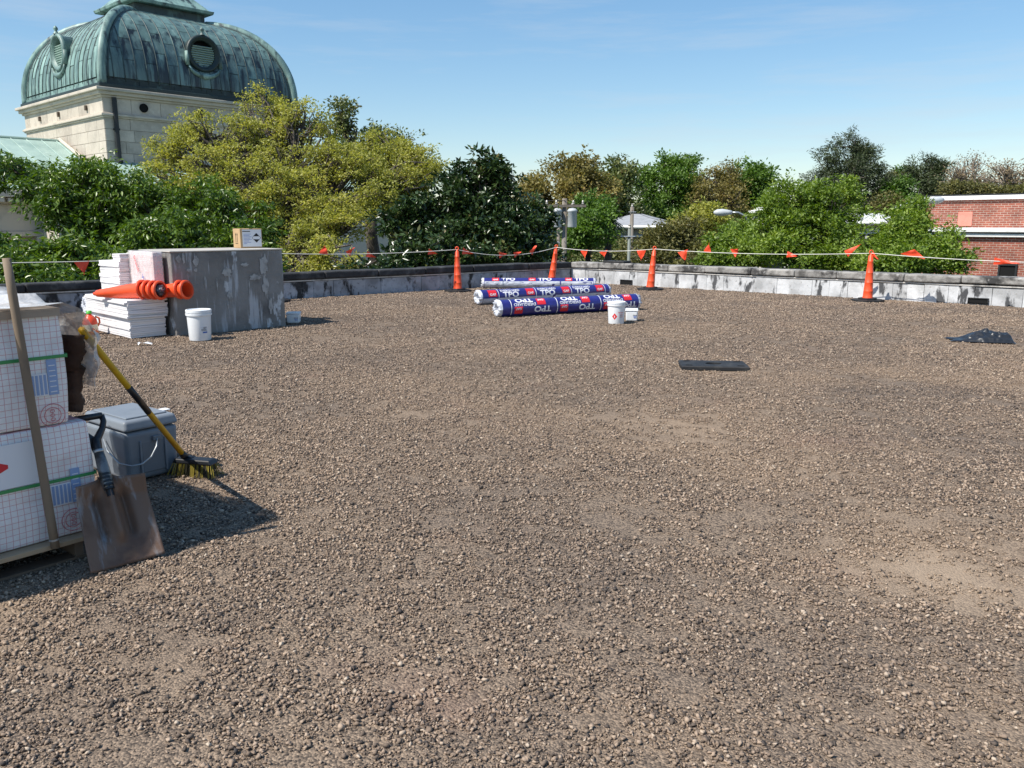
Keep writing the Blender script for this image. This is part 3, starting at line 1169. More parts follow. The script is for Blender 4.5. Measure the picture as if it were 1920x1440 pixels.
def plain_pole(px, top_py, Y, label, r=.13, can=False, m_=m_pole):
    b_ = pole_base(px, Y)
    t = thing('utility_pole', label, 'utility pole', b_)
    zt_ = Z(pt(px, top_py, Y)[2])
    MB().tube([(0, 0, 0), (0, 0, zt_)], [r * 1.25, r], 10).build('pole', m_, t, smooth=True)
    MB().tube([(-.22, -r, zt_ - .3), (.22, -r, zt_ - .3)], .03, 6).build('cross_bolt', m_steel, t)
    MB().lathe([(.05, 0), (.07, .05), (.045, .1), (.06, .15), (.01, .2)], 8, (0, 0, zt_)).build('insulator', m_insul, t)
    if can:
        c = (.24 + r, -.05, zt_ - 1.15)
        MB().lathe([(.02, 0), (.17, .0), (.19, .04), (.19, .55), (.21, .57), (.21, .62), (.1, .70), (.02, .70)], 14, c).build('transformer', m_can, t, smooth=True)
    pole_tops.append((b_[0], b_[1] - .1, GZ + zt_ - .2))
    return t


plain_pole(1184, 388, 50, 'bare wooden pole rising in front of the grey hipped roof', .11)
plain_pole(1180, 429, 33, 'short greenish pole standing just beyond the parapet', .06, m_=m_gpole)
plain_pole(1345, 389, 55, 'wooden utility pole with one small transformer', .13, True)
plain_pole(1047, 399, 41.5, 'thin dark pole close behind the pole with two transformers', .08)

def street_lamp(px, base_py, head, arm_mid, Y, label, flip=1):
    b_ = pole_base(px, Y)
    t = thing('street_lamp', label, 'street lamp', b_)
    top = pt(px, base_py, Y)
    P = [Vector(pt(x, y, Y)) - Vector(b_) for x, y in arm_mid]
    MB().tube([(0, 0, 0), (0, 0, top[2] - GZ)], [.14, .10], 10).build('pole', m_steel, t, smooth=True)
    MB().tube([(0, 0, top[2] - GZ - .1)] + P, .045, 8).build('arm', m_steel, t, smooth=True)
    h = P[-1]
    d = (P[-1] - P[-2]).normalized()
    sg = 1 if d.x > 0 else -1
    hd = MB()
    pr = [(.0, -.02), (.09, 0), (.13, .2), (.17, .45), (.15, .7), (.06, .85), (.0, .86)]
    R = d.to_track_quat('Z', 'Y').to_matrix() @ Matrix.Diagonal((1, 1, 1))
    hd.lathe([(max(a, .001), z) for a, z in pr], 12, h, R)
    hd.build('lamp_head', m_can, t, smooth=True)
    return t


street_lamp(1403, 414, None, [(1396, 404), (1384, 398.5), (1372, 398.5)], 40, 'curved street lamp with a grey head facing the transformer pole')
street_lamp(1677, 388, None, [(1690, 384), (1712, 379), (1736, 377)], 40, 'street lamp with a long arm reaching towards the brick building')


def wire(a, b, sag, label, r=.012):
    a, b = Vector(a), Vector(b)
    pts_ = []
    for i in range(17):
        f = i / 16
        q = a.lerp(b, f)
        q.z -= sag * 4 * f * (1 - f)
        pts_.append(q)
    o = MB().tube(pts_, r, 4).build('overhead_wire', m_wire)
    return tag(o, label, 'wire', 'overhead wires')


wire(pole_tops[0], pole_tops[1], .8, 'overhead wire between the transformer pole and the bare pole')
wire((pole_tops[0][0], pole_tops[0][1], pole_tops[0][2] - 1.9), (pole_tops[1][0], pole_tops[1][1], pole_tops[1][2] - 1.9), .6, 'lower cable between the transformer pole and the bare pole')
wire(pole_tops[1], pole_tops[3], .7, 'overhead wire between the bare pole and the single transformer pole')
wire(pole_tops[0], tuple(pt(560, 262, 52)), 1.0, 'long overhead wire crossing the sky towards the dome', .012)

# ---------------------------------------------------------------- trees
m_bark = mat('grey_brown_bark', (0.085, 0.070, 0.058), 0.95, var=[((.15, .13, .11), 5, .5, .7, (1, 1, .25))], bump=(12, .6, .03))
m_bark_d = mat('dark_bark', (0.045, 0.038, 0.032), 0.95, bump=(12, .6, .03))
m_bark_p = mat('pale_bark', (0.25, 0.21, 0.17), 0.95, bump=(12, .4, .03))
lm = {
    'laurel': leaf_mat('laurel_leaf', (0.030, 0.068, 0.010), (0.14, 0.22, 0.030), (0.24, 0.31, 0.06), .36, .30),
    'oak': leaf_mat('young_oak_leaf', (0.16, 0.18, 0.032), (0.47, 0.46, 0.105), (0.50, 0.43, 0.12), .55, .42),
    'oakdark': leaf_mat('old_oak_leaf', (0.055, 0.085, 0.025), (0.17, 0.20, 0.055), (0.22, 0.17, 0.07), .5, .25),
    'magnolia': leaf_mat('magnolia_leaf', (0.012, 0.030, 0.009), (0.055, 0.092, 0.024), (0.13, 0.10, 0.035), .30, .12),
    'bright': leaf_mat('bright_green_leaf', (0.065, 0.12, 0.016), (0.23, 0.32, 0.045), (0.33, 0.40, 0.08), .5, .35),
    'green': leaf_mat('green_leaf', (0.050, 0.105, 0.018), (0.165, 0.27, 0.045), None, .5, .33),
    'rusty': leaf_mat('rusty_oak_leaf', (0.12, 0.11, 0.032), (0.30, 0.25, 0.075), (0.34, 0.23, 0.09), .6, .35),
    'olive': leaf_mat('olive_leaf', (0.075, 0.075, 0.024), (0.19, 0.18, 0.05), (0.23, 0.18, 0.06), .6, .3),
    'pine': leaf_mat('pine_needles', (0.022, 0.036, 0.012), (0.085, 0.112, 0.038), None, .55, .12),
    'bare': leaf_mat('sparse_buds', (0.19, 0.14, 0.08), (0.34, 0.26, 0.15), None, .7, .3),
    'palm': leaf_mat('palm_frond', (0.04, 0.07, 0.02), (0.13, 0.16, 0.06), (0.22, 0.19, 0.1), .4, .25),
}


def unit(v):
    return v / np.maximum(np.linalg.norm(v, axis=-1, keepdims=True), 1e-9)


def leaves_mesh(name, C, D, N, L, Wd, tint, fold=.18):
    """folded diamond leaves: C base points, D directions, N normals"""
    S = np.cross(D, N)
    L, Wd = L[:, None], Wd[:, None]
    mid = C + D * L * .48
    v0 = C
    v1 = mid + S * Wd * .5 + N * Wd * fold
    v2 = C + D * L
    v3 = mid - S * Wd * .5 + N * Wd * fold
    V = np.stack([v0, v1, v2, v3], 1).reshape(-1, 3)
    k = np.arange(len(C))[:, None] * 4
    Q = np.concatenate([k + np.array([[0, 1, 2]]), k + np.array([[0, 2, 3]])], 1).reshape(-1, 3)
    return mesh_np(name, V, Q, np.repeat(tint, 4))


def tree(name, label, cat, base, lobes, ncl, per, leaf, lmat, bark, trunk_r, cl_r, seed, group=None,
         up=.6, flat=.6, twig_frac=.35, fork=.35, gap=.15, shell=.45, droop=0.0, twig_r=.018):
    """base (x, y) on the ground; lobes: (px, py, Y, rx_px, ry_px[, depth factor]) ellipsoids of the crown"""
    rs = np.random.default_rng(seed)
    t = thing(name, label, cat, (base[0], base[1], GZ), 0, group)
    O = np.array([base[0], base[1], GZ])
    cen, rad = [], []
    for lb in lobes:
        px, py, Y, rx, ry = lb[:5]
        df = lb[5] if len(lb) > 5 else .65
        cen.append(pt(px, py, Y) - O)
        rad.append((rx * Y / F, rx * Y / F * df, ry * Y / F))
    cen, rad = np.array(cen), np.array(rad)
    wgt = (rad[:, 0] * rad[:, 2])
    mean = (cen * wgt[:, None]).sum(0) / wgt.sum()
    lowest = (cen[:, 2] - rad[:, 2]).min()
    forkp = np.array([mean[0] * .6, mean[1] * .6, max(lowest * .9 + (mean[2] - lowest) * fork, 1.5)])
    wood = MB()
    k = 7
    trunk = [np.array([0, 0, 0.]) + (forkp * np.array([1, 1, 0])) * (i / k) ** 1.5 + np.array([0, 0, forkp[2] * i / k]) + (rs.normal(size=3) * .12 * trunk_r * 3 if 0 < i < k else 0) for i in range(k + 1)]
    tb = MB()
    tb.tube(trunk, [trunk_r * (1.35 if i == 0 else 1 - .35 * i / k) for i in range(k + 1)], 10)
    Cs, Ct = [], []
    for li in range(len(cen)):
        c, r = cen[li], rad[li]
        # limb to the lobe
        a = forkp + (rs.normal(size=3) * .15 * trunk_r)
        b_ = c - np.array([0, 0, r[2] * .35])
        L_ = np.linalg.norm(b_ - a)
        limb = []
        for i in range(8):
            f = i / 7
            q = a + (b_ - a) * f + np.array([0, 0, L_ * .10 * math.sin(PI * f)])
            if 0 < i:
                q = q + rs.normal(size=3) * L_ * .028
            limb.append(q)
        lr = trunk_r * .6 * min(1, .35 + r[0] / max(rad[:, 0]) * .65)
        wood.tube(limb, [lr * (1 - .72 * i / 7) for i in range(8)], 7)
        m_ = max(6, int(ncl * wgt[li] / wgt.sum()))
        dirs = unit(rs.normal(size=(m_ * 3, 3)))
        rr = rs.uniform(0, 1, (m_ * 3, 1)) ** shell
        pos = dirs * rr
        pos = pos[pos[:, 2] > -.85]
        # uneven outline and gaps
        nz_ = np.array([mnoise.noise(Vector(tuple((p_ * r * 1.1 / max(cl_r * 2.2, .3) + li * 7.1)))) for p_ in pos])
        pos = pos[nz_ > -gap][:m_] * (1 + .34 * nz_[nz_ > -gap][:m_, None])
        P = c + pos * r
        Cs.append(P)
        Ct.append(rs.uniform(.05, .85, len(P)) * .6 + .25 * rs.uniform() + .1)
        nb = int(len(P) * twig_frac)
        for q in P[:nb]:
            s0 = limb[rs.integers(3, 8)]
            v = q - s0
            d = np.linalg.norm(v)
            p1 = s0 + v * .45 + rs.normal(size=3) * d * .09 + np.array([0, 0, d * .07])
            p2 = s0 + v * .78 + rs.normal(size=3) * d * .06
            w0 = min(lr * .45, twig_r * (1 + d * .5))
            wood.tube([s0, p1, p2, q], [w0, w0 * .6, w0 * .38, w0 * .15], 4, cap=False)
    C = np.vstack(Cs)
    T = np.concatenate(Ct)
    n_ = len(C) * per
    idx = np.repeat(np.arange(len(C)), per)
    off = unit(rs.normal(size=(n_, 3))) * (rs.uniform(0, 1, (n_, 1)) ** .6) * cl_r
    off[:, 2] *= flat
    ax_c = unit(rs.normal(size=(len(C), 3)) * np.array([1, 1, .45]))       # every cluster is a spray along its own twig
    off = off * .62 + ax_c[idx] * rs.uniform(-1, 1, (n_, 1)) * cl_r * .95
    P = C[idx] + off
    D = unit(off * np.array([1, 1, .8]) / cl_r + rs.normal(size=(n_, 3)) * .55 + np.array([0, 0, -droop]))
    N = unit(rs.normal(size=(n_, 3)) * .6 + np.array([0, 0, up]))
    N = unit(N - D * (N * D).sum(1, keepdims=True))
    Ls = leaf[0] * rs.uniform(.65, 1.25, n_)
    Ws = leaf[1] * rs.uniform(.7, 1.25, n_)
    tint = np.clip(T[idx] + rs.normal(size=n_) * .16, 0, 1)
    me = leaves_mesh('crown', P, D, N, Ls, Ws, tint)
    link('crown', me, lm[lmat], t)
    tb.build('trunk', bark, t, smooth=True, fix=False)
    wood.build('branches', bark, t, smooth=True, fix=False)
    return t


def b2(px, Y):
    q = pt(px, 440, Y)
    return (q[0], q[1])


NT_ = 'trees close behind the parapet'
# glossy dark shrubs-trees at the left
tree('laurel_tree', 'glossy dark green leafy tree in front of the pale wing roof', 'tree', b2(215, 20.5),
     [(60, 335, 20.5, 70, 38), (150, 350, 20.2, 75, 50), (215, 345, 21, 60, 52), (110, 395, 19.8, 60, 45), (200, 410, 20, 70, 55), (30, 320, 20.8, 40, 22), (245, 370, 20.3, 55, 50)],
     623, 36, (.145, .050), 'laurel', m_bark_d, .16, .28, 101, group=NT_, droop=.5, up=.5, gap=-.02)
tree('laurel_tree', 'bushy bright leafed laurel tree above the white boards', 'tree', b2(400, 20),
     [(300, 400, 20, 65, 60), (370, 390, 20.4, 70, 55), (440, 405, 20.2, 60, 62), (340, 450, 19, 75, 55), (430, 465, 19.2, 70, 50), (270, 460, 18.6, 70, 50), (475, 440, 20, 35, 55), (490, 500, 18.8, 30, 45)],
     638, 36, (.145, .050), 'laurel', m_bark_d, .15, .28, 102, group=NT_, droop=.5, up=.5, gap=-.02)
tree('laurel_tree', 'low leafy laurel tree rising behind the wrapped pack of boxes', 'tree', b2(90, 16.5),
     [(60, 500, 16, 85, 45), (150, 490, 16.4, 80, 42), (10, 470, 16.8, 50, 40), (100, 530, 15.6, 90, 30), (20, 520, 15.4, 60, 40), (210, 510, 16.6, 50, 42), (30, 545, 15.2, 60, 25)],
     580, 36, (.145, .050), 'laurel', m_bark_d, .14, .28, 103, group=NT_, droop=.5, up=.5, gap=-.02)
# big yellow-green oak
tree('oak_tree', 'large yellow-green spring oak covering the base of the dome', 'tree', b2(520, 29),
     [(505, 200, 30, 48, 34), (560, 225, 29, 50, 40), (395, 250, 28, 75, 42), (470, 265, 29, 70, 45), (330, 285, 27.5, 55, 38), (420, 320, 27, 85, 50), (550, 320, 28, 80, 50), (610, 290, 29, 55, 40), (650, 310, 28, 60, 45), (600, 370, 26.5, 85, 50), (520, 400, 26, 75, 50), (480, 350, 26, 70, 45), (640, 420, 25.5, 60, 40), (560, 460, 24.5, 65, 45), (610, 440, 25, 50, 40), (610, 490, 23.5, 70, 40), (720, 330, 29, 55, 42), (690, 380, 27, 55, 40), (330, 345, 26, 70, 40), (780, 330, 30, 45, 40), (550, 515, 23, 40, 30)],
     2500, 30, (.100, .050), 'oak', m_bark, .40, .27, 104, group=NT_, gap=-.10, twig_frac=.7, fork=.25, twig_r=.024)
tree('oak_tree', 'gnarled oak with dark leaf clumps against the sky', 'tree', b2(700, 33),
     [(628, 205, 33, 32, 22), (655, 238, 33, 34, 20), (600, 235, 33.5, 26, 20), (700, 270, 33, 42, 30), (745, 268, 32.5, 38, 26), (670, 290, 33, 50, 30), (760, 300, 32, 45, 30)],
     190, 44, (.14, .07), 'oakdark', m_bark, .34, .42, 105, group=NT_, gap=.0, twig_frac=.9, fork=.3, twig_r=.028)
tree('oak_tree', 'pale yellow-green oak crown between the gnarled oak and the magnolia', 'tree', b2(740, 31),
     [(735, 268, 31, 50, 28), (790, 305, 30.5, 42, 32), (745, 310, 30.5, 60, 32), (700, 345, 30, 60, 35), (790, 360, 30, 50, 35), (740, 400, 29, 60, 40)],
     620, 34, (.105, .052), 'oak', m_bark, .3, .29, 106, group=NT_, gap=-.10, twig_frac=.7)
# magnolia
tree('magnolia_tree', 'dark glossy magnolia tree behind the shaded parapet', 'tree', b2(880, 26),
     [(905, 310, 26, 38, 30), (885, 345, 26, 55, 40), (950, 335, 26, 20, 26), (850, 390, 25.5, 80, 48), (930, 385, 26, 70, 45), (780, 400, 25, 60, 32), (730, 412, 25, 45, 24), (870, 440, 25, 90, 45), (960, 430, 25.5, 65, 45), (1000, 450, 25.5, 38, 40), (800, 480, 23.5, 85, 38), (720, 495, 22.8, 60, 25), (900, 480, 24.5, 80, 30)],
     900, 34, (.19, .085), 'magnolia', m_bark, .22, .30, 107, group=NT_, gap=-.04, up=.4)
tree('magnolia_tree', 'smaller dark magnolia beside the pole with two transformers', 'tree', b2(1020, 30),
     [(1000, 405, 30, 34, 30), (1012, 435, 30, 32, 34), (995, 470, 29, 40, 30), (1030, 475, 29.5, 22, 22)], 150, 40, (.20, .09), 'magnolia', m_bark, .15, .36, 108, group=NT_)
# bright leafy trees behind the sunlit parapet
tree('leafy_tree', 'bright green spring tree behind the sunlit parapet', 'tree', b2(1510, 25),
     [(1510, 365, 25.5, 55, 36), (1475, 400, 25, 65, 40), (1560, 385, 25, 55, 42), (1580, 360, 26, 40, 24), (1490, 440, 24.5, 75, 40), (1560, 445, 24.5, 70, 45), (1440, 460, 24, 55, 32), (1520, 485, 23.5, 85, 25), (1600, 480, 23.6, 60, 30)],
     950, 42, (.115, .055), 'bright', m_bark_d, .17, .32, 109, group=NT_, gap=-.08, up=.9, flat=.4)
tree('leafy_tree', 'dense green tree in front of the brick building', 'tree', b2(1700, 22),
     [(1690, 410, 22, 45, 32), (1725, 400, 22.3, 35, 24), (1720, 440, 22, 65, 35), (1660, 460, 21.6, 60, 35), (1760, 475, 21, 60, 28), (1700, 490, 20.5, 80, 25), (1630, 490, 21, 60, 25), (1790, 490, 20.6, 36, 20)],
     820, 42, (.105, .05), 'bright', m_bark_d, .15, .29, 110, group=NT_, gap=-.08, up=.8, flat=.4)
tree('leafy_tree', 'rounded bright green tree under the curved street lamp', 'tree', b2(1405, 29),
     [(1400, 440, 29, 45, 30), (1380, 470, 28, 60, 30), (1430, 475, 27.5, 50, 26), (1350, 490, 27, 45, 20)], 400, 42, (.125, .06), 'bright', m_bark_d, .15, .34, 111, group=NT_, gap=.03, flat=.45)

FT = 'trees standing beyond the street'
tree('tall_tree', 'rusty brown oak crown rising behind the transformer pole', 'tree', b2(1070, 62),
     [(1065, 320, 62, 48, 30), (1100, 325, 62, 40, 32), (1015, 360, 61, 42, 28), (1060, 365, 61, 60, 34), (1000, 345, 62, 25, 14), (1110, 365, 62, 45, 40), (1040, 400, 60, 55, 30)],
     420, 40, (.27, .15), 'rusty', m_bark_d, .42, .8, 112, group=FT, gap=.05, twig_r=.04)
tree('tall_tree', 'dark green oak with brown tips next to the rusty crown', 'tree', b2(1155, 66),
     [(1150, 320, 66, 40, 26), (1170, 350, 66, 35, 32), (1120, 340, 66, 35, 30), (1150, 385, 65, 55, 40), (1110, 395, 65, 40, 36), (1180, 410, 65, 40, 30)],
     380, 40, (.27, .15), 'oakdark', m_bark_d, .45, .8, 113, group=FT, gap=.03, twig_r=.04)
tree('tall_tree', 'tall full green tree with two rounded crowns', 'tree', b2(1255, 70),
     [(1240, 310, 70, 38, 26), (1295, 325, 70, 32, 28), (1225, 340, 70, 35, 25), (1265, 350, 69, 50, 34), (1300, 365, 69, 32, 34), (1225, 385, 69, 40, 30), (1275, 400, 69, 50, 32), (1220, 415, 68, 50, 24)],
     520, 42, (.27, .15), 'green', m_bark_d, .45, .85, 114, group=FT, gap=.02, twig_r=.04)
tree('tall_tree', 'thin brown tree just leafing beside the full green one', 'tree', b2(1350, 68),
     [(1350, 340, 68, 42, 28), (1375, 325, 68, 28, 20), (1335, 370, 67, 38, 30), (1370, 375, 67, 40, 32)],
     230, 32, (.22, .11), 'rusty', m_bark, .35, .8, 115, group=FT, gap=.05, twig_frac=.8, twig_r=.045)
tree('tall_tree', 'green crowned tree next to the thin brown one', 'tree', b2(1412, 70),
     [(1405, 325, 70, 40, 22), (1425, 345, 70, 28, 26), (1390, 350, 70, 30, 26), (1415, 375, 70, 40, 28)],
     280, 42, (.27, .15), 'green', m_bark_d, .35, .8, 116, group=FT, gap=.02)
tree('pine_tree', 'tall dark conifer with a broad domed crown', 'tree', b2(1590, 80),
     [(1605, 275, 80, 40, 28), (1570, 300, 80, 45, 30), (1630, 305, 80, 36, 34), (1600, 330, 79, 62, 34), (1545, 335, 80, 34, 24), (1650, 345, 80, 24, 36), (1590, 370, 79, 75, 36), (1640, 385, 79, 40, 30), (1600, 400, 78, 60, 26)],
     620, 44, (.34, .07), 'pine', m_bark, .5, .75, 117, group=FT, gap=.0, twig_r=.05, up=.3)
tree('pine_tree', 'smaller dark conifer beside the bare branched trees', 'tree', b2(1740, 84),
     [(1745, 310, 84, 32, 20), (1725, 330, 84, 34, 22), (1765, 335, 84, 26, 26), (1745, 355, 83, 45, 26), (1770, 365, 83, 24, 20)],
     300, 42, (.34, .08), 'pine', m_bark, .45, .75, 118, group=FT, gap=.0, twig_r=.05, up=.3)
tree('tall_tree', 'small leafy green tree between the two conifers', 'tree', b2(1690, 78),
     [(1690, 330, 86, 22, 18), (1690, 365, 78, 34, 28), (1700, 395, 76, 45, 26)], 220, 40, (.27, .15), 'green', m_bark_d, .3, .8, 119, group=FT)
tree('tall_tree', 'yellow-brown leafing tree beside the tall domed conifer', 'tree', b2(1672, 74),
     [(1672, 350, 82, 18, 28), (1668, 390, 74, 26, 24)], 120, 36, (.25, .13), 'olive', m_bark_d, .3, .8, 120, group=FT)
tree('bare_tree', 'nearly bare pale tree above the brick building roof', 'tree', b2(1880, 72),
     [(1885, 335, 72, 40, 28), (1850, 345, 72, 38, 26), (1915, 350, 72, 36, 30), (1890, 315, 72, 42, 16), (1945, 330, 72, 40, 30)],
     240, 12, (.20, .10), 'bare', m_bark_p, .38, .7, 121, group=FT, gap=.3, twig_frac=1.0, twig_r=.05)
tree('bare_tree', 'leaning bare twiggy tree behind the small conifer', 'tree', b2(1800, 78),
     [(1830, 305, 78, 26, 22), (1805, 320, 78, 30, 24), (1820, 340, 78, 40, 20), (1790, 330, 78, 28, 20)],
     170, 7, (.2, .1), 'bare', m_bark_p, .3, .6, 122, group=FT, gap=.3, twig_frac=1.0, twig_r=.045)
tree('tall_tree', 'olive-brown leafing trees mass over the brick building fascia', 'tree', b2(1830, 66),
     [(1830, 362, 66, 45, 18), (1800, 358, 66, 40, 16), (1880, 365, 66, 50, 16), (1930, 362, 66, 40, 18)], 230, 36, (.24, .12), 'olive', m_bark, .3, .7, 123, group=FT)
tree('tall_tree', 'green street tree just right of the transformer pole', 'tree', b2(1095, 46),
     [(1106, 400, 46, 30, 28), (1116, 430, 45, 34, 30), (1090, 450, 45, 26, 24), (1126, 395, 47, 22, 20)], 260, 42, (.21, .11), 'green', m_bark_d, .22, .55, 124, group=FT)
tree('bushy_tree', 'yellow-green bushy tree below the grey hipped roof', 'tree', b2(1230, 42),
     [(1215, 465, 42, 50, 26), (1260, 450, 42, 45, 28), (1300, 440, 43, 45, 32), (1235, 485, 41, 70, 18), (1320, 475, 42, 50, 22)], 330, 42, (.19, .09), 'olive', m_bark, .2, .55, 125, group=FT, gap=.05)
tree('bushy_tree', 'rounded olive tree beside the single transformer pole', 'tree', b2(1320, 50),
     [(1320, 405, 50, 36, 22), (1305, 425, 50, 36, 20), (1345, 420, 50, 26, 20)], 200, 40, (.22, .11), 'oak', m_bark, .2, .6, 126, group=FT, gap=.05)
tree('tall_tree', 'dark green tree filling the shade behind the palm', 'tree', b2(1165, 58),
     [(1140, 430, 64, 60, 30), (1190, 440, 64, 50, 26), (1120, 460, 56, 50, 26), (1170, 470, 56, 50, 20), (1080, 475, 52, 50, 18)], 260, 40, (.25, .13), 'oakdark', m_bark_d, .3, .8, 127, group=FT)
tree('tall_tree', 'deep green trees behind the white metal roof', 'tree', b2(1480, 76),
     [(1470, 400, 76, 60, 30), (1540, 405, 76, 60, 30), (1640, 425, 70, 70, 26), (1400, 410, 74, 50, 30), (1730, 430, 66, 60, 24)], 330, 40, (.3, .16), 'oakdark', m_bark_d, .35, .9, 128, group=FT)

# palm
pb = b2(1140, 47)
pl = thing('palm_tree', 'small shaggy palm in front of the dark trees', 'palm', (pb[0], pb[1], GZ), 0, FT)
hp_ = Z(pt(1140, 412, 47)[2])
rs = np.random.default_rng(55)
MB().tube([(0, 0, 0), (.05, 0, hp_ * .5), (0, 0, hp_)], [.24, .19, .21], 10).build('trunk', m_bark, pl, smooth=True)
for k in range(22):
    a = rs.uniform(0, 2 * PI)
    el = rs.uniform(-.9, 1.2)
    Lf = rs.uniform(.9, 1.3)
    pts_ = []
    for i in range(7):
        f = i / 6
        pts_.append(np.array([math.cos(a) * math.cos(el) * Lf * f, math.sin(a) * math.cos(el) * Lf * f, hp_ + Lf * f * math.sin(el) - .55 * f * f]))
    C, D, T = [], [], []
    for i in range(1, 7):
        for s in (-1, 1):
            for q in range(3):
                d = unit(pts_[i] - pts_[i - 1])
                sd = np.array([-math.sin(a), math.cos(a), 0]) * s
                C.append(pts_[i - 1] + (pts_[i] - pts_[i - 1]) * q / 3)
                D.append(unit(d * .9 + sd * .8 + np.array([0, 0, -.25])))
                T.append(rs.uniform(.1, .9))
    C, D, T = np.array(C), np.array(D), np.array(T)
    N = unit(np.tile(np.array([[0, 0, 1.]]), (len(C), 1)) + rs.normal(size=(len(C), 3)) * .2)
    N = unit(N - D * (N * D).sum(1, keepdims=True))
    link('frond', leaves_mesh('frond', C, D, N, np.full(len(C), .5), np.full(len(C), .07), T), lm['palm'], pl)

# far-off wood closing the horizon
rs = np.random.default_rng(77)
n_ = 26000
xx = rs.uniform(-95, 100, n_)
yy = rs.uniform(105, 135, n_)
top = np.array([-2.6 + 4.0 * (mnoise.noise(Vector((x * .05, y * .05, 1))) + .5 * mnoise.noise(Vector((x * .17, y * .17, 4)))) for x, y in zip(xx, yy)]) + 4.2
zz = GZ + (top - GZ) * rs.uniform(0, 1, n_) ** .35
P = np.column_stack([xx, yy, zz])
D = unit(rs.normal(size=(n_, 3)))
N = unit(rs.normal(size=(n_, 3)) * .6 + np.array([0, 0, .7]))
N = unit(N - D * (N * D).sum(1, keepdims=True))
fw = link('far_wood', leaves_mesh('far_wood', P, D, N, rs.uniform(1.0, 1.9, n_), rs.uniform(.6, 1.1, n_), np.clip(rs.normal(.5, .25, n_), 0, 1)), lm['oakdark'])
tag(fw, 'distant mass of green woodland along the horizon', 'woodland', kind='stuff')

# ---------------------------------------------------------------- things on the roof
m_orange = mat('orange_cone_plastic', (0.80, 0.085, 0.022), 0.42, var=[((0.62, 0.07, 0.025), 6, .5, .75), ((.45, .10, .06), 18, .66, .8)], spec=.5)
m_pennant = mat('orange_vinyl', (0.82, 0.075, 0.028), 0.5, spec=.4)
m_rope = mat('white_cord', (0.70, 0.68, 0.62), 0.8)
m_plast = mat('white_plastic', (0.78, 0.79, 0.80), 0.35, var=[((.66, .67, .68), 5, .5, .75)], spec=.5)
m_navy = mat('navy_wrap_film', (0.022, 0.024, 0.16), 0.28, var=[((.035, .04, .24), 7, .45, .7), ((.012, .012, .085), 22, .55, .75)], bump=(14, .55, .02, (.35, 1, 1)), spec=.6)
m_foil = mat('silver_wrap_film', (0.60, 0.62, 0.68), 0.32, var=[((.42, .45, .52), 9, .45, .65, (.6, 1, 1))], bump=(12, .9, .03, (.5, 1, 1)), spec=.6)
m_ink_w = mat('white_ink', (0.80, 0.80, 0.83), 0.4)
m_ink_r = mat('red_ink', (0.66, 0.025, 0.035), 0.4)
m_ink_b = mat('blue_ink', (0.06, 0.13, 0.42), 0.5)
m_ink_k = mat('black_ink', (0.012, 0.012, 0.014), 0.5)


def cone_mesh():
    mb = MB()
    pr = [(.098, .02), (.098, .05), (.092, .06), (.0875, .16), (.0885, .163), (.0885, .17), (.0865, .173), (.078, .33), (.079, .333), (.079, .34), (.0765, .343),
          (.066, .52), (.067, .523), (.067, .53), (.0645, .533), (.051, .74), (.052, .743), (.052, .75), (.049, .753), (.044, .85), (.030, .865), (.022, .875), (.020, .90), (.001, .905)]
    mb.lathe(pr, 24)
    return mb


cone_me = cone_mesh().mesh('cone_body', True)
mb = MB()
mb.tube([(.034 * math.cos(a), 0, .925 + .034 * math.sin(a)) for a in np.linspace(0, 2 * PI, 17)], .012, 8)
loop_me = mb.mesh('loop_handle', True)
for me in (cone_me, loop_me):
    me.materials.append(m_orange)
bm_ = MB()
oct_ = []
for k in range(8):
    a = PI / 8 + k * PI / 4
    oct_.append((.31 * math.cos(a), .31 * math.sin(a)))
bm_.prism([(x, y, .0) for x, y in oct_], (0, 0, .035)).prism([(x * .55, y * .55, .036) for x, y in oct_], (0, 0, .03))
base_me = bm_.mesh('weighted_base')
base_me.materials.append(m_black)
cones = [(-4.66, 16.25, 0, 0, 'orange delineator cone standing behind the concrete block'),
         (-1.22, 18.72, -.01, 0.0, 'upright orange delineator cone against the shaded parapet'),
         (0.98, 20.80, .13, .02, 'tilted orange delineator cone in the parapet corner'),
         (3.20, 19.20, .075, 0, 'slightly tilted orange delineator cone before the sunlit parapet near the corner'),
         (7.00, 16.30, 0.0, 0, 'upright orange delineator cone casting its shadow on the sunlit parapet'),
         (-9.6, 12.1, 0, 0, 'orange delineator cone far along the shaded parapet'),
         (11.6, 12.35, 0, 0, 'orange delineator cone far along the sunlit parapet')]
tops = []
for x, y, lean, ly, lab in cones:
    t = thing('delineator_cone', lab, 'traffic cone', (x, y, .008), 0, 'orange delineator cones along the parapets')
    bo = link('weighted_base', base_me, None, t)
    bo.rotation_euler = (0, 0, x)
    body = link('cone_body', cone_me, None, t)
    body.location = (0, 0, .03)
    body.rotation_euler = (ly, lean, 0)
    lo = link('loop_handle', loop_me, None, body)
    # reinforcing bands
    M = body.rotation_euler.to_matrix()
    tops.append(Vector((x, y, .04)) + M @ Vector((0, 0, .90)))


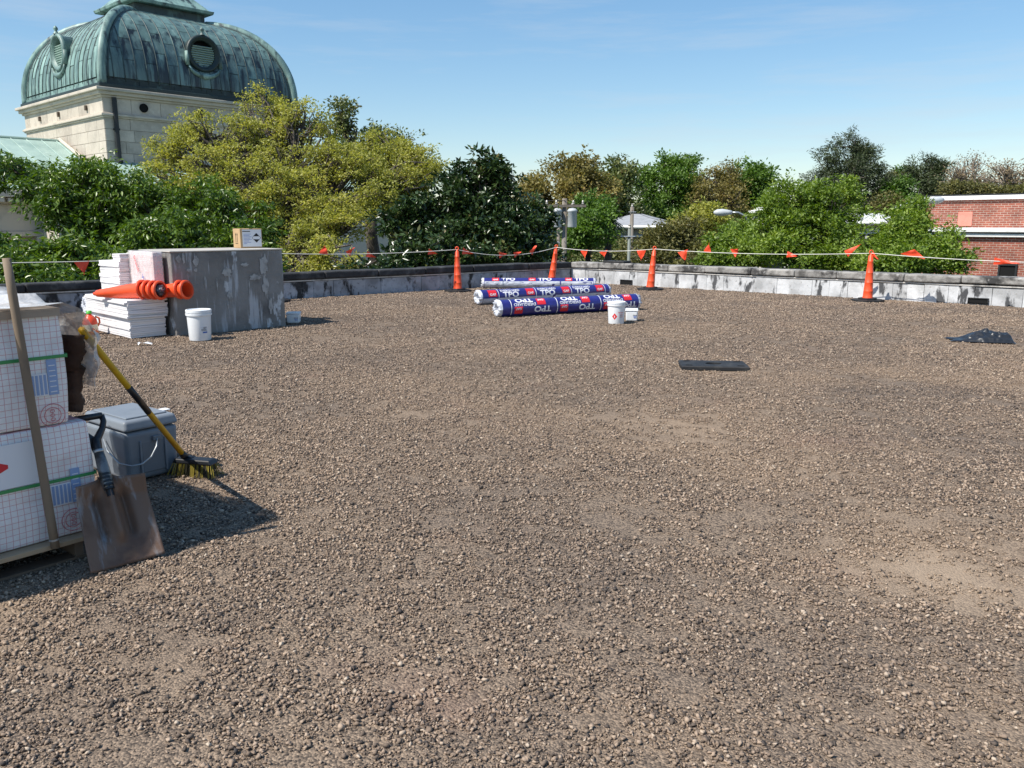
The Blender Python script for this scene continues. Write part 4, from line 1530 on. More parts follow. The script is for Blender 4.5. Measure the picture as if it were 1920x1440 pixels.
def pennant_line(a, b, sag, flags, label, tail=None):
    a, b = Vector(a), Vector(b)
    nn = 40
    pts_ = [a.lerp(b, i / nn) - Vector((0, 0, sag * 4 * (i / nn) * (1 - i / nn))) for i in range(nn + 1)]
    t = thing('pennant_line', label, 'pennant line', a, 0, 'pennant lines strung between the cones')
    MB().tube([q - a for q in pts_], .0075, 6).build('cord', m_rope, t, smooth=True)

    def project(q):
        y_, z_ = q.y * CT - (q.z - EYE) * ST, q.y * ST + (q.z - EYE) * CT
        return 960 + F * q.x / y_
    rope_d = (b - a)
    rope_d.z = 0
    rope_d.normalize()
    for px, ang, ln, wd in flags:
        i = min(range(nn + 1), key=lambda k: abs(project(pts_[k]) - px))
        o = pts_[i] - a
        hang = Vector((rope_d.x * math.sin(ang), rope_d.y * math.sin(ang), -math.cos(ang)))
        side = rope_d * math.cos(ang) + Vector((0, 0, math.sin(ang)))
        nrm = hang.cross(side).normalized()
        rsx = random.Random(px)
        vs, fs = [], []
        nu, nv = 5, 5
        ph = rsx.uniform(0, 6)
        for v in range(nv + 1):
            fv = v / nv
            w = wd * (1 - fv)
            for u in range(nu + 1):
                fu = u / nu - .5
                q = o + side * (w * fu) + hang * (ln * fv) + nrm * (.035 * math.sin(ph + fv * 4.2 + fu * 3) * (fv + .15))
                vs.append(q)
        for v in range(nv):
            for u in range(nu):
                k = v * (nu + 1) + u
                fs.append((k, k + 1, k + nu + 2, k + nu + 1))
        MB().add(vs, fs).build('pennant', m_pennant, t, smooth=True, fix=False)
    if tail:
        MB().tube([Vector(q) - a for q in tail], .007, 6).build('loose_end', m_rope, t, smooth=True)
    return t


R_ = math.radians
pennant_line(tops[5], tops[0], .06, [(152, .1, .22, .24)], 'pennant line behind the white boards with one orange flag')
pennant_line(tops[0], tops[1], .05, [(603, 2.9, .17, .22), (648, 2.3, .20, .14), (690, 1.2, .22, .13), (805, 1.3, .22, .14)], 'pennant line from the concrete block to the upright shaded cone')
pennant_line(tops[1], tops[2], .16, [(868, 1.3, .30, .16), (935, 1.7, .22, .16), (963, 1.9, .22, .14), (994, 2.4, .24, .15)], 'sagging pennant line between the two cones by the parapet corner')
pennant_line(tops[2], tops[3], .07, [(1094, .15, .22, .20), (1130, .25, .16, .22), (1202, .0, .24, .24)], 'pennant line from the corner cone along the sunlit parapet')
pennant_line(tops[3], tops[4], .06, [(1278, .3, .21, .26), (1325, 2.95, .21, .18), (1370, 2.2, .16, .22), (1474, 1.4, .22, .13), (1590, 2.2, .34, .14), (1640, .9, .18, .1)], 'long pennant line over the sunlit parapet')
rt_ = [tuple(pt(1790, 497, 14.9)), tuple(pt(1788, 507, 14.9)), tuple(pt(1795, 514, 15.0)), tuple(pt(1802, 519, 15.0))]
pennant_line(tops[4], tops[6], .10, [(1712, 2.95, .14, .46), (1862, 1.5, .40, .13)], 'pennant line running on towards the brick building', None)

# ---------------------------------------------------------------- wrapped membrane rolls
def membrane_roll(label, P0, P1, R, rows, foil=None, period=.85, start=.12):
    P0, P1 = Vector(P0), Vector(P1)
    d = P1 - P0
    Ln = d.length
    t = thing('membrane_roll', label, 'membrane roll', P0, math.atan2(d.y, d.x), 'printed rolls of roofing membrane')
    mb = MB()
    rs = np.random.default_rng(int(abs(P0.x * 1000)))
    N = 40
    nx = 60
    vs, fs = [], []
    for i in range(nx + 1):
        x = Ln * i / nx
        for k in range(N):
            a = 2 * PI * k / N
            r = R * (1 + .008 * mnoise.noise(Vector((x * 9, math.cos(a) * 3, math.sin(a) * 3))))
            vs.append((x, -r * math.cos(a), R + r * math.sin(a)))
    for i in range(nx):
        for k in range(N):
            k2 = (k + 1) % N
            fs.append((i * N + k, (i + 1) * N + k, (i + 1) * N + k2, i * N + k2))
    mb.add(vs, fs)
    mb.build('wrap_film', m_navy, t, smooth=True)
    # gathered film at both ends
    for x0, sg in ((0, -1), (Ln, 1)):
        vs, fs = [], []
        prof_ = [(1.0, 0), (.97, .035), (.82, .06), (.55, .05), (.35, .02), (.30, -.04), (.02, -.05)]
        for pi_, (fr_, dx) in enumerate(prof_):
            for k in range(N):
                a = 2 * PI * k / N
                j = 1 + .09 * math.sin(k * 2.9 + pi_) * (0 < pi_) + rs.normal() * .03 * (0 < pi_)
                vs.append((x0 + sg * (dx + (rs.normal() * .012 if pi_ > 0 else 0)), -R * fr_ * j * math.cos(a), R + R * fr_ * j * math.sin(a)))
        for i in range(len(prof_) - 1):
            for k in range(N):
                fs.append((i * N + k, i * N + (k + 1) % N, (i + 1) * N + (k + 1) % N, (i + 1) * N + k))
        MB().add(vs, fs).build('gathered_end', m_foil, t, smooth=True)
    if foil:
        a0, a1 = foil
        vs, fs = [], []
        M_ = 16
        for i in range(nx + 1):
            x = .01 + (Ln - .02) * i / nx
            for k in range(M_ + 1):
                a = a0 + (a1 - a0) * k / M_
                r = R * 1.012 + .004 * mnoise.noise(Vector((x * 12, a * 3, 1)))
                vs.append((x, -r * math.cos(a), R + r * math.sin(a)))
        for i in range(nx):
            for k in range(M_):
                q = i * (M_ + 1) + k
                fs.append((q, q + M_ + 1, q + M_ + 2, q + 1))
        MB().add(vs, fs).build('silver_film', m_foil, t, smooth=True, fix=False)

    def bend(u, v, x0, a0, lift, flip):
        if flip:
            u, v = -u, -v
        a = a0 + v / R
        r = R * 1.012 + lift
        return (x0 + u, -r * math.cos(a), R + r * math.sin(a))
    for (kind, dx, a0, size, flip) in rows:
        x = start + dx
        while x < Ln - .02:
            if kind == 'red':
                hw_, hh = size * .62, size * .5
                V = np.array([(-hw_, -hh), (hw_, -hh), (hw_, hh), (-hw_, hh)])
                if x - hw_ > 0 and x + hw_ < Ln:
                    V2, F2 = bent_geo(V, [(0, 1, 2, 3)], .02)
                    MB().add([bend(u, v, x, a0, .001, flip) for u, v in V2], F2).build('red_panel', m_ink_r, t, smooth=True, fix=False)
                    V, Fc = text_geo('GAF', size * .30, .02, width=1.15)
                    V2, F2 = bent_geo(V, Fc, .02)
                    off = -size * .22
                    MB().add([bend(u, v + off, x, a0, .0025, flip) for u, v in V2], F2).build('lettering', m_ink_w, t, fix=False)
            elif kind == 'line':
                V = np.array([(-.006, -R * 1.3), (.006, -R * 1.3), (.006, R * 1.3), (-.006, R * 1.3)])
                V2, F2 = bent_geo(V, [(0, 1, 2, 3)], .02)
                if 0 < x < Ln:
                    MB().add([bend(u, v, x, a0, .001, flip) for u, v in V2], F2).build('printed_line', m_ink_w, t, smooth=True, fix=False)
            else:
                V, Fc = text_geo(kind, size, .03 if kind == 'TPO' else .012, width=1.25 if kind == 'TPO' else 1.0)
                hw_ = V[:, 0].max()
                if x - hw_ > 0 and x + hw_ < Ln:
                    V2, F2 = bent_geo(V, Fc, .02)
                    MB().add([bend(u, v, x, a0, .001, flip) for u, v in V2], F2).build('lettering', m_ink_w, t, fix=False)
            x += period
    return t


def roll_pts(a, b, R):
    p0, p1 = gp(*a), gp(*b)
    return (p0[0], p0[1], .006), (p1[0], p1[1], .006)


A0, A1 = roll_pts((936, 595), (1189, 581), .15)
membrane_roll('front navy printed membrane roll with upside-down lettering behind the pails', A0, A1, .140,
              [('line', 0, .45, 0, 0), ('TPO', .25, 1.05, .095, 1), ('EVERGUARD', .25, .44, .052, 1), ('red', .56, .80, .13, 1), ('red', .13, -.25, .12, 1), ('TPO', .58, -.20, .095, 1)], None, .86, .16)
A0, A1 = roll_pts((899, 572), (1135, 558), .15)
membrane_roll('navy printed membrane roll with upright lettering and a silver lower strip', A0, A1, .138,
              [('red', .17, .62, .15, 0), ('line', .30, .6, 0, 0), ('TPO', .57, .30, .105, 0), ('EVERGUARD', .57, .92, .055, 0)], (-1.5, -.12), .85, .05)
A0, A1 = roll_pts((908, 541), (1112, 541), .13)
membrane_roll('rear membrane roll showing its silver film with navy print on top', A0, A1, .122,
              [('red', .22, 1.05, .13, 0), ('TPO', .52, .95, .095, 0)], (-1.5, .42), .86, .05)
q = gp(166, 590)
membrane_roll('membrane roll poking out behind the stack of white boards', (q[0], q[1], .006), (q[0] + 1.5, q[1] + 1.32, .006), .148, [('TPO', .4, .5, .085, 0), ('red', .15, .7, .13, 0)], None, .85, .1)

# ---------------------------------------------------------------- concrete block
m_conc = mat('stained_concrete', (0.20, 0.188, 0.175), 0.85, var=[((.26, .255, .25), 2.2, .42, .70, (1, 1, .5)), ((.10, .098, .096), 1.6, .5, .72), ((.50, .51, .52), 3.4, .62, .655, (1.1, 1.1, .55)), ((.42, .43, .45), 7, .58, .66, (1, 1, .12)), ((.36, .36, .37), 20, .60, .68, (1, 1, .10))], bump=(22, .5, .02))
bl = gp(331, 631)
RZB = math.radians(45)
t = thing('concrete_block', 'large stained grey concrete block beside the white boards', 'concrete block', (bl[0], bl[1], 0), RZB)
vs = MB()
bm2 = bmesh.new()
bmesh.ops.create_grid(bm2, x_segments=1, y_segments=1, size=1)
bm2.free()
mb = MB().box((.83, .52, .56), (1.66, 1.04, 1.14))
o = mb.build('block_body', m_conc, t, bevel=.018, seg=3)
MB().box((.83, .52, 1.136), (1.68, 1.06, .02)).build('top_skim', mat('pale_skim_coat', (.42, .39, .35), .9, var=[((.3, .28, .26), 4, .5, .7)]), t, bevel=.008)
m_smear = mat('white_plaster_smear', (.39, .385, .375), .85, var=[((.25, .245, .235), 12, .45, .65)], bump=(30, .4, .01))


def smear(x, z, w, h, seed):
    rs = np.random.default_rng(seed)
    n = 22
    vs = [(x, -.0135, z)]
    for k in range(n):
        a = 2 * PI * k / n
        j = rs.uniform(.55, 1.12)
        vs.append((x + w * j * math.cos(a), -.0115, z + h * j * math.sin(a)))
    fs = [(0, 1 + k, 1 + (k + 1) % n) for k in range(n)]
    MB().add(vs, fs).build('plaster_smear', m_smear, t, fix=False)


for i, (x, z, w, h) in enumerate([(.34, 1.0, .045, .085), (.10, 1.04, .04, .05), (.17, 1.04, .022, .075), (.24, .88, .045, .03), (.33, .88, .03, .025), (1.05, .93, .06, .03), (.78, .84, .08, .07), (.80, .50, .045, .09), (.76, .38, .012, .07), (1.34, .92, .07, .17), (1.36, .62, .06, .20), (1.42, .32, .035, .14), (1.2, .75, .10, .05), (.45, .72, .012, .1), (.62, .66, .01, .1), (1.10, .58, .012, .12)]):
    smear(x, z, w, h, 500 + i)

# ---------------------------------------------------------------- stacks of white boards
m_board = mat('white_insulation_board', (0.72, 0.70, 0.70), 0.75, var=[((.58, .55, .55), 3, .5, .75)], objrand=.07)
m_board_e = mat('board_core', (.70, .62, .60), .85)
m_film = None
bs = gp(243, 637)
DX, DY = np.array([math.cos(RZB), math.sin(RZB)]), np.array([-math.sin(RZB), math.cos(RZB)])
rs = np.random.default_rng(21)


def board(x0, x1, y0, y1, z, th, label, group, jig=.008):
    ox, oy = rs.normal() * jig, rs.normal() * jig
    c = bs[:2] + DX * ((x0 + x1) / 2 + min(ox, .004)) + DY * ((y0 + y1) / 2 + oy)
    sx, sy = (x1 - x0), (y1 - y0)
    mb = MB()
    # slightly warped sheet
    nx_, ny_ = 2, 6
    vs, fs = [], []
    wp = rs.normal(size=(nx_ + 1, ny_ + 1)) * .0012
    for zz in (0, th - .002):
        for i in range(nx_ + 1):
            for j in range(ny_ + 1):
                vs.append((sx * (i / nx_ - .5), sy * (j / ny_ - .5), zz + wp[i, j]))
    m_ = (nx_ + 1) * (ny_ + 1)
    for i in range(nx_):
        for j in range(ny_):
            a = i * (ny_ + 1) + j
            b_, c_, d_ = a + 1, a + ny_ + 2, a + ny_ + 1
            fs.append((a, b_, c_, d_))
            fs.append((m_ + a, m_ + d_, m_ + c_, m_ + b_))
    for i in range(nx_):
        for j in (0, ny_):
            a, b_ = i * (ny_ + 1) + j, (i + 1) * (ny_ + 1) + j
            fs.append((a, b_, m_ + b_, m_ + a))
    for j in range(ny_):
        for i in (0, nx_):
            a, b_ = i * (ny_ + 1) + j, i * (ny_ + 1) + j + 1
            fs.append((a, b_, m_ + b_, m_ + a))
    o = mb.add(vs, fs).build('insulation_board', m_board, None)
    o.location = (c[0], c[1], z)
    o.rotation_euler = (0, 0, RZB + rs.normal() * .006)
    tag(o, label, 'board', group)


ORD = ['lowest', 'second', 'third', 'fourth', 'fifth', 'sixth', 'seventh', 'eighth', 'ninth', 'tenth', 'eleventh', 'twelfth', 'thirteenth', 'fourteenth', 'fifteenth', 'sixteenth', 'seventeenth', 'topmost']


def nth(k, n_):
    return 'topmost' if k == n_ - 1 else ORD[k] if k == 0 else ORD[k] + ' lowest'


z = .012
for k in range(10):
    board(.03, .50, .03, 1.60, z, .026, nth(k, 10) + ' white board in the bottom tier of the low stack', 'boards in the bottom tier')
    z += .0262
z += .004
for k in range(9):
    board(.0, .53, 0, 1.56, z, .026, nth(k, 9) + ' white board in the upper tier of the low stack under the cones', 'boards in the upper tier')
    z += .0262
ZT = z
zb = ZT + .002
for k in range(18):
    board(.25, .52, .84, 1.60, zb, .026, nth(k, 18) + ' white board in the tall pile behind the lying cones', 'boards in the tall back pile')
    zb += .0262
for k in range(4):
    board(.27, .52, .84, 1.12, zb, .026, nth(k, 4) + ' short white board piece on top of the tall pile', 'short pieces on the back pile')
    zb += .0262
# wrapped pack standing against the concrete block
pk = thing('wrapped_board_pack', 'pink-white board pack in clear stretch wrap against the concrete block', 'board pack', (bs[0], bs[1], ZT), RZB)
m_pinkb = mat('pink_white_board', (.74, .62, .62), .75, objrand=.06)
z = .004
while z < .60:
    MB().box((.455, .41, z + .012), (.12, .80, .024)).build('board', m_pinkb, pk)
    z += .0255
PKT = z


def film_mat(name, c, op, rough=.25):
    m = bpy.data.materials.new(name)
    m.use_nodes = True
    n, l = m.node_tree.nodes, m.node_tree.links
    p = n['Principled BSDF']
    p.inputs['Base Color'].default_value = col4(c)
    p.inputs['Roughness'].default_value = rough
    p.inputs['Specular IOR Level'].default_value = .6
    tr = n.new('ShaderNodeBsdfTransparent')
    mx_ = n.new('ShaderNodeMixShader')
    tc_ = n.new('ShaderNodeTexCoord')
    nz_ = n.new('ShaderNodeTexNoise')
    nz_.inputs['Scale'].default_value = 9
    nz_.inputs['Detail'].default_value = 5
    l.new(tc_.outputs['Object'], nz_.inputs['Vector'])
    mr = n.new('ShaderNodeMapRange')
    mr.inputs['From Min'].default_value = .35
    mr.inputs['From Max'].default_value = .7
    mr.inputs['To Min'].default_value = op * .55
    mr.inputs['To Max'].default_value = min(1, op * 1.5)
    l.new(nz_.outputs['Fac'], mr.inputs['Value'])
    l.new(mr.outputs[0], mx_.inputs[0])
    l.new(tr.outputs[0], mx_.inputs[1])
    l.new(p.outputs[0], mx_.inputs[2])
    b_ = n.new('ShaderNodeBump')
    b_.inputs['Strength'].default_value = .6
    b_.inputs['Distance'].default_value = .02
    nz2 = n.new('ShaderNodeTexNoise')
    nz2.inputs['Scale'].default_value = 22
    l.new(tc_.outputs['Object'], nz2.inputs['Vector'])
    l.new(nz2.outputs['Fac'], b_.inputs['Height'])
    l.new(b_.outputs[0], p.inputs['Normal'])
    l.new(mx_.outputs[0], n['Material Output'].inputs['Surface'])
    return m


m_wrap = film_mat('clear_stretch_wrap', (.80, .78, .78), .35)
m_sheet = film_mat('cloudy_plastic_sheet', (.66, .65, .64), .75, .3)
# film round the pack
vs, fs = [], []
ring = [(.385, .0), (.525, .0), (.525, .825), (.385, .825)]
per = []
for k in range(4):
    a, b_ = np.array(ring[k]), np.array(ring[(k + 1) % 4])
    for i in range(8):
        per.append(a + (b_ - a) * i / 8)
nz_h = 8
for h in range(nz_h + 1):
    for q in per:
        j = .006 * mnoise.noise(Vector((q[0] * 14, q[1] * 14, h * 1.7)))
        vs.append((q[0] + j - .004, q[1] + j, -.0 + (PKT + .012) * h / nz_h))
n_ = len(per)
for h in range(nz_h):
    for k in range(n_):
        k2 = (k + 1) % n_
        fs.append((h * n_ + k, h * n_ + k2, (h + 1) * n_ + k2, (h + 1) * n_ + k))
fs.append(tuple(nz_h * n_ + k for k in range(n_)))
MB().add(vs, fs).build('stretch_wrap', m_wrap, pk, smooth=True)
# lettering running down the film on the sunlit side (plane x = .37)
def pk_map(cy, cz, ang):
    ca, sa = math.cos(ang), math.sin(ang)
    def fn(u, v):
        a, b_ = u * ca - v * sa, u * sa + v * ca
        return (.366, cy - a, cz + b_)
    return fn


flat_text('Stretch', .060, pk_map(.52, .455, -1.05), 'lettering', m_ink_r, pk, .012)
flat_text('Wrap', .075, pk_map(.30, .20, -1.05), 'lettering', m_ink_b, pk, .012)

# orange cones lying nested on the boards
ax = np.array([-.94, .34, 0])
ax /= np.linalg.norm(ax)


def lying_cone(rim, label, tilt=-.04, r_lift=0.0):
    t = thing('lying_cone', label, 'traffic cone', rim, 0, 'orange cones lying on the boards')
    d = Vector((ax[0], ax[1], tilt - .06))
    R = d.normalized().to_track_quat('Z', 'X').to_matrix()
    mb = MB()
    pr = [(.105, -.014), (.134, -.010), (.136, .014), (.110, .022), (.098, .05), (.092, .20), (.082, .38), (.068, .58), (.056, .74), (.048, .80), (.03, .82), (.024, .86), (.001, .87)]
    mb.lathe([(a * .95, z) for a, z in pr], 28, (0, 0, 0), R)
    pr2 = [(.105, -.012), (.098, .02), (.088, .20), (.064, .58), (.045, .79), (.001, .80)]
    mb.lathe([(a * .95, z) for a, z in pr2], 28, (0, 0, 0), R)
    mb.build('cone_shell', m_orange, t, smooth=True, fix=False)
    return t


rim0 = np.array([-4.64, 10.94, ZT + .128])
labs = ['outermost orange cone of the nested row, holding crumpled wrapping in its mouth', 'second orange cone of the nested row from the crumpled wrapping', 'third orange cone of the nested row from the crumpled wrapping', 'innermost orange cone of the nested row, its tip pointing along the boards']
for k in range(4):
    q = rim0 + ax * (.095 * k) + np.array([0, 0, .002 * k])
    lying_cone(tuple(q), labs[k])
q2 = rim0 + np.array([.30, .12, -.002])
lying_cone(tuple(q2), 'open-mouthed orange cone lying next to the nested row, front one of two')
lying_cone(tuple(q2 + ax * .10), 'rear orange cone of the pair lying next to the nested row')
# crumpled wrapping stuffed in the first cone
mb = MB()
bmx = bmesh.new()
bmesh.ops.create_icosphere(bmx, subdivisions=3, radius=.075)
for v in bmx.verts:
    v.co *= 1 + .35 * mnoise.noise(v.co * 22) + .2 * mnoise.noise(v.co * 50)
me = bpy.data.meshes.new('crumpled_wrapping')
bmx.to_mesh(me)
bmx.free()
o = link('crumpled_wrapping', me, mat('crumpled_dark_film', (.05, .035, .045), .3, var=[((.55, .5, .5), 14, .55, .65), ((.35, .06, .06), 9, .6, .7)]))
o.location = tuple(rim0 + ax * .012)
tag(o, 'crumpled dark wrapping stuffed in the mouth of an orange cone', 'wrapping')

# ---------------------------------------------------------------- buckets and tubs
def bucket(label, px, py, r, h, label_kind):
    q = gp(px, py)
    t = thing('bucket', label, 'bucket', (q[0], q[1], .008))
    mb = MB()
    mb.lathe([(.001, 0), (r * .86, 0), (r * .88, .008), (r * .97, h * .80), (r * 1.05, h * .81), (r * 1.06, h * .875), (r * .99, h * .88), (r * .99, h * .91)], 36)
    mb.build('bucket_body', m_plast, t, smooth=True)
    shade_auto(t.children[0], 35)
    mb = MB()
    mb.lathe([(r * 1.0, h * .905), (r * 1.045, h * .91), (r * 1.045, h * .985), (r * 1.0, h), (r * .93, h), (r * .92, h * .975), (.001, h * .975)], 36)
    o = mb.build('lid', m_plast, t, smooth=True)
    shade_auto(o, 35)
    az = math.atan2(-q[1], -q[0])           # side turned to the viewer

    def surf(u, v, lift=.0015):
        rr = r * (.88 + .09 * v / (h * .8)) + lift
        a = az + .12 + u / r
        return (rr * math.cos(a), rr * math.sin(a), v)

    def quad(u0, u1, v0, v1, m_, nm, lift=.002):
        vs, fs = [], []
        k_ = max(2, int((u1 - u0) / .015))
        for i in range(k_ + 1):
            u = u0 + (u1 - u0) * i / k_
            vs += [surf(u, v0, lift), surf(u, v1, lift)]
        fs = [(2 * i, 2 * i + 2, 2 * i + 3, 2 * i + 1) for i in range(k_)]
        MB().add(vs, fs).build(nm, m_, t, fix=False)
    return t, surf, quad


t, surf, quad = bucket('white lidded plastic bucket before the concrete block', 376, 638, .155, .40, 0)
quad(-.015, .085, .115, .185, mat('pale_grey_label', (.62, .63, .66), .6), 'label')
quad(.02, .085, .10, .118, m_ink_b, 'label_band', .003)
for i, (a, b_) in enumerate(((.03, .075), (.03, .06), (0, .07), (0, .075))):
    quad(a, b_, .172 - i * .013, .177 - i * .013, m_ink_k, 'printed_line', .0035)
# metal-white pail with a red diamond
t, surf, quad = bucket('white pail with a red hazard diamond before the front membrane roll', 1155, 607, .135, .335, 1)
vs = [surf(-.085, .115), surf(-.042, .165), surf(.001, .115), surf(-.042, .065), surf(-.042, .115, .003)]
MB().add(vs, [(0, 4, 1), (4, 2, 1), (4, 3, 2), (0, 3, 4)]).build('hazard_diamond', m_ink_r, t, fix=False)
quad(-.048, -.036, .098, .128, m_ink_w, 'flame_mark', .004)
quad(.018, .034, .168, .182, m_ink_r, 'red_mark', .003)
V, Fc = text_geo('Karnak', .017, .01)
MB().add([surf(u + .078, v + .176, .003) for u, v in V], Fc).build('lettering', m_ink_r, t, fix=False)
for i in range(4):
    quad(.04, .11 - .012 * (i % 2), .145 - i * .014, .149 - i * .014, m_ink_k if i % 2 else m_ink_r, 'printed_line', .003)


def tub(label, px, py, w, h, rz):
    q = gp(px, py)
    t = thing('square_tub', label, 'tub', (q[0], q[1], .008), rz)
    MB().box((0, 0, h * .41), (w * .88, w * .88, h * .82), taper=1.08).build('tub_body', m_plast, t, bevel=.022, seg=4)
    MB().box((0, 0, h * .86), (w * 1.02, w * 1.02, h * .10)).build('rim', m_plast, t, bevel=.012, seg=3)
    MB().box((0, 0, h * .955), (w * .98, w * .98, h * .09)).build('lid', m_plast, t, bevel=.014, seg=3)
    for i in range(3):
        MB().box((.05, -w * .445 - .004 * (i + 1) * .2 - h * .012, h * (.5 - .1 * i)), (w * (.30 - .06 * i), .004, .008)).build('printed_line', m_ink_b if i else m_ink_k, t)
    return t


tub('small white square tub by the end of the concrete block', 551, 606, .21, .165, math.radians(6))
tub('small white square tub tucked behind the white pail', 1184, 602, .20, .19, math.radians(-8))

# jug
q = gp(171, 628)
t = thing('detergent_jug', 'orange-red jug with a green cap beside the stacked boards', 'jug', (q[0], q[1], .008), .5)
m_jug = mat('orange_red_jug', (.70, .07, .03), .35, var=[((.75, .25, .05), 4, .5, .6)])
MB().lathe([(.001, 0), (.085, 0), (.095, .02), (.095, .16), (.085, .21), (.05, .255), (.03, .27), (.03, .29)], 20).build('jug_body', m_jug, t, smooth=True)
MB().lathe([(.034, .285), (.034, .325), (.001, .328)], 14).build('cap', mat('green_cap', (.08, .42, .05), .4), t, smooth=True)
MB().tube([(.07, 0, .245), (.115, 0, .22), (.12, 0, .16), (.09, 0, .11)], .013, 8).build('handle', m_jug, t, smooth=True)
MB().lathe([(.0965, .05), (.0965, .14)], 20).build('label_band', mat('cream_label', (.72, .66, .5), .6, var=[((.6, .15, .1), 12, .55, .6)]), t, smooth=True, fix=False)

# carton on the block
m_cart = mat('corrugated_cardboard', (.48, .32, .17), .8, var=[((.40, .26, .135), 5, .45, .7)])
q = gp(472, 465, 1.147)
ct = thing('carton', 'brown cardboard carton with a white hazard label on the concrete block', 'carton', (q[0], q[1], 1.147), math.radians(38))
cw, cd, chh = .335, .29, .285
MB().box((0, cd / 2, chh / 2), (cw, cd, chh)).build('box', m_cart, ct, bevel=.006)
MB().box((0, cd / 2, chh + .0012), (.05, cd, .002)).build('tape', mat('packing_tape', (.45, .35, .2), .3), ct)
m_lab = mat('white_label_paper', (.70, .71, .74), .6)
MB().box((.012, -.0015, chh / 2 + .004), (cw * .86, .003, chh * .88)).build('shipping_label', m_lab, ct)
fm = lambda cx, cz: (lambda u, v: (cx + u, -.0042, cz + v))
MB().box((-.07, -.0035, .245), (.12, .002, .012)).build('printed_line', m_ink_k, ct)
for i in range(8):
    w_ = [.11, .09, .12, .10, .12, .08, .11, .05][i]
    MB().box((-.115 + w_ / 2, -.0035, .205 - i * .02), (w_, .002, .005)).build('printed_line', m_ink_b, ct)
for sg in (1, -1):
    MB().prism([(.035, -.0045, .15 + sg * .022), (.125, -.0045, .15 + sg * .022), (.08, -.0045, .15 + sg * .068)], (0, .001, 0)).build('hazard_mark', m_ink_k, ct)
mb = MB()
for a, b_ in (((.08, .218), (.148, .15)), ((.148, .15), (.08, .082)), ((.08, .082), (.012, .15)), ((.012, .15), (.08, .218))):
    mb.tube([(a[0], -.004, a[1]), (b_[0], -.004, b_[1])], .0022, 4)
mb.build('hazard_diamond', m_ink_k, ct)
fs_ = lambda cy, cz: (lambda u, v: (-cw / 2 - .0015, cd / 2 - cy - u, cz + v))
mb = MB()
for yy in (-.03, .03):
    mb.box((-cw / 2 - .001, cd / 2 + yy, .14), (.002, .014, .11))
    f_ = [(-cw / 2 - .002, cd / 2 + yy - .02, .19), (-cw / 2 - .002, cd / 2 + yy + .02, .19), (-cw / 2 - .002, cd / 2 + yy, .225)]
    mb.prism(f_, (.001, 0, 0))
mb.box((-cw / 2 - .001, cd / 2, .068), (.002, .11, .008))
mb.build('this_way_up_mark', m_ink_k, ct)

# ---------------------------------------------------------------- rubber base, bag, mats, scraps
def rubber_base(label, loc, rz, w=.58, d=.42, h=.05):
    t = thing('rubber_base', label, 'rubber base', loc, rz)
    bm = bmesh.new()
    n = 24
    out, inn = [], []
    pts_o = []
    for k in range(n):
        a = 2 * PI * k / n
        c_, s_ = math.cos(a), math.sin(a)
        m_ = max(abs(c_) / (w / 2), abs(s_) / (d / 2))
        pts_o.append((c_ / m_, s_ / m_))
    vo = [[bm.verts.new((x * f, y * f, z)) for x, y in pts_o] for f, z in ((1, 0), (1, h * .75), (.95, h))]
    vi = [[bm.verts.new((.085 * math.cos(2 * PI * k / n), .065 * math.sin(2 * PI * k / n), z)) for k in range(n)] for z in (h, .006)]
    loops = vo + vi
    for a_, b_ in zip(loops[:-1], loops[1:]):
        for k in range(n):
            bm.faces.new((a_[k], a_[(k + 1) % n], b_[(k + 1) % n], b_[k]))
    bm.faces.new(vi[-1])
    bm.faces.new(list(reversed(vo[0])))
    bmesh.ops.recalc_face_normals(bm, faces=bm.faces)
    me = bpy.data.meshes.new('base_plate')
    bm.to_mesh(me)
    bm.free()
    link('base_plate', me, m_black, t)
    for sx in (-1, 1):
        for sy in (-1, 1):
            MB().box((sx * w * .38, sy * d * .34, h + .001), (.07, .035, .006)).build('grip_recess', m_hole, t, bevel=.004)
    return t


q = gp(1337, 690)
rubber_base('loose black rubber cone base lying flat on the gravel', (q[0], q[1], .008), math.radians(-6), .70, .40, .042)
c0 = COR + dR * 1.35 - nR * .14
rubber_base('black rubber cone base resting on the parapet coping near the corner', (c0[0], c0[1], HP + .008), -AL if False else -math.radians(41), .62, .36, .05)

# crumpled black plastic
m_bag = mat('black_plastic_film', (.018, .020, .024), .34, spec=.5, bump=(9, .3, .03))
q = gp(1838, 640)
bm = bmesh.new()
bmesh.ops.create_grid(bm, x_segments=44, y_segments=30, size=1)
rs = np.random.default_rng(9)
for v in bm.verts:
    x, y = v.co.x, v.co.y
    r = math.hypot(x, y)
    edge = 1 + .22 * mnoise.noise(Vector((math.atan2(y, x) * 1.1, 2, 5)))
    n1 = mnoise.turbulence(Vector((x * 1.7 + 4, y * 2.3, 1.3)), 4, True)
    n2 = abs(mnoise.noise(Vector((x * 4.2 + 9, y * 4.2, 2))))
    body = max(0, 1 - (abs(x - .35) / .95) ** 2) * max(0, 1 - (y / 1.05) ** 2)
    z = .012 + .14 * body * (.35 + n1 * .8) + .045 * n2 * (.3 + body)
    fall = max(abs(x), abs(y))
    if fall > .93:
        z = .004
    sq = 1 - .45 * max(0, -x)
    z += .035 * body * abs(mnoise.noise(Vector((x * 7 + 2 * y, y * 3, 8)))) ; v.co = Vector((x * .36 * edge + .05 * n2 * math.sin(y * 5), y * .25 * edge * sq + .05 * x + .04 * n2 * math.cos(x * 7), z))
me = bpy.data.meshes.new('plastic_bag')
bm.to_mesh(me)
bm.free()
me.polygons.foreach_set('use_smooth', [True] * len(me.polygons))
o = link('plastic_bag', me, m_bag)
o.location = (q[0], q[1], .012)
o.rotation_euler = (0, 0, math.radians(-18))
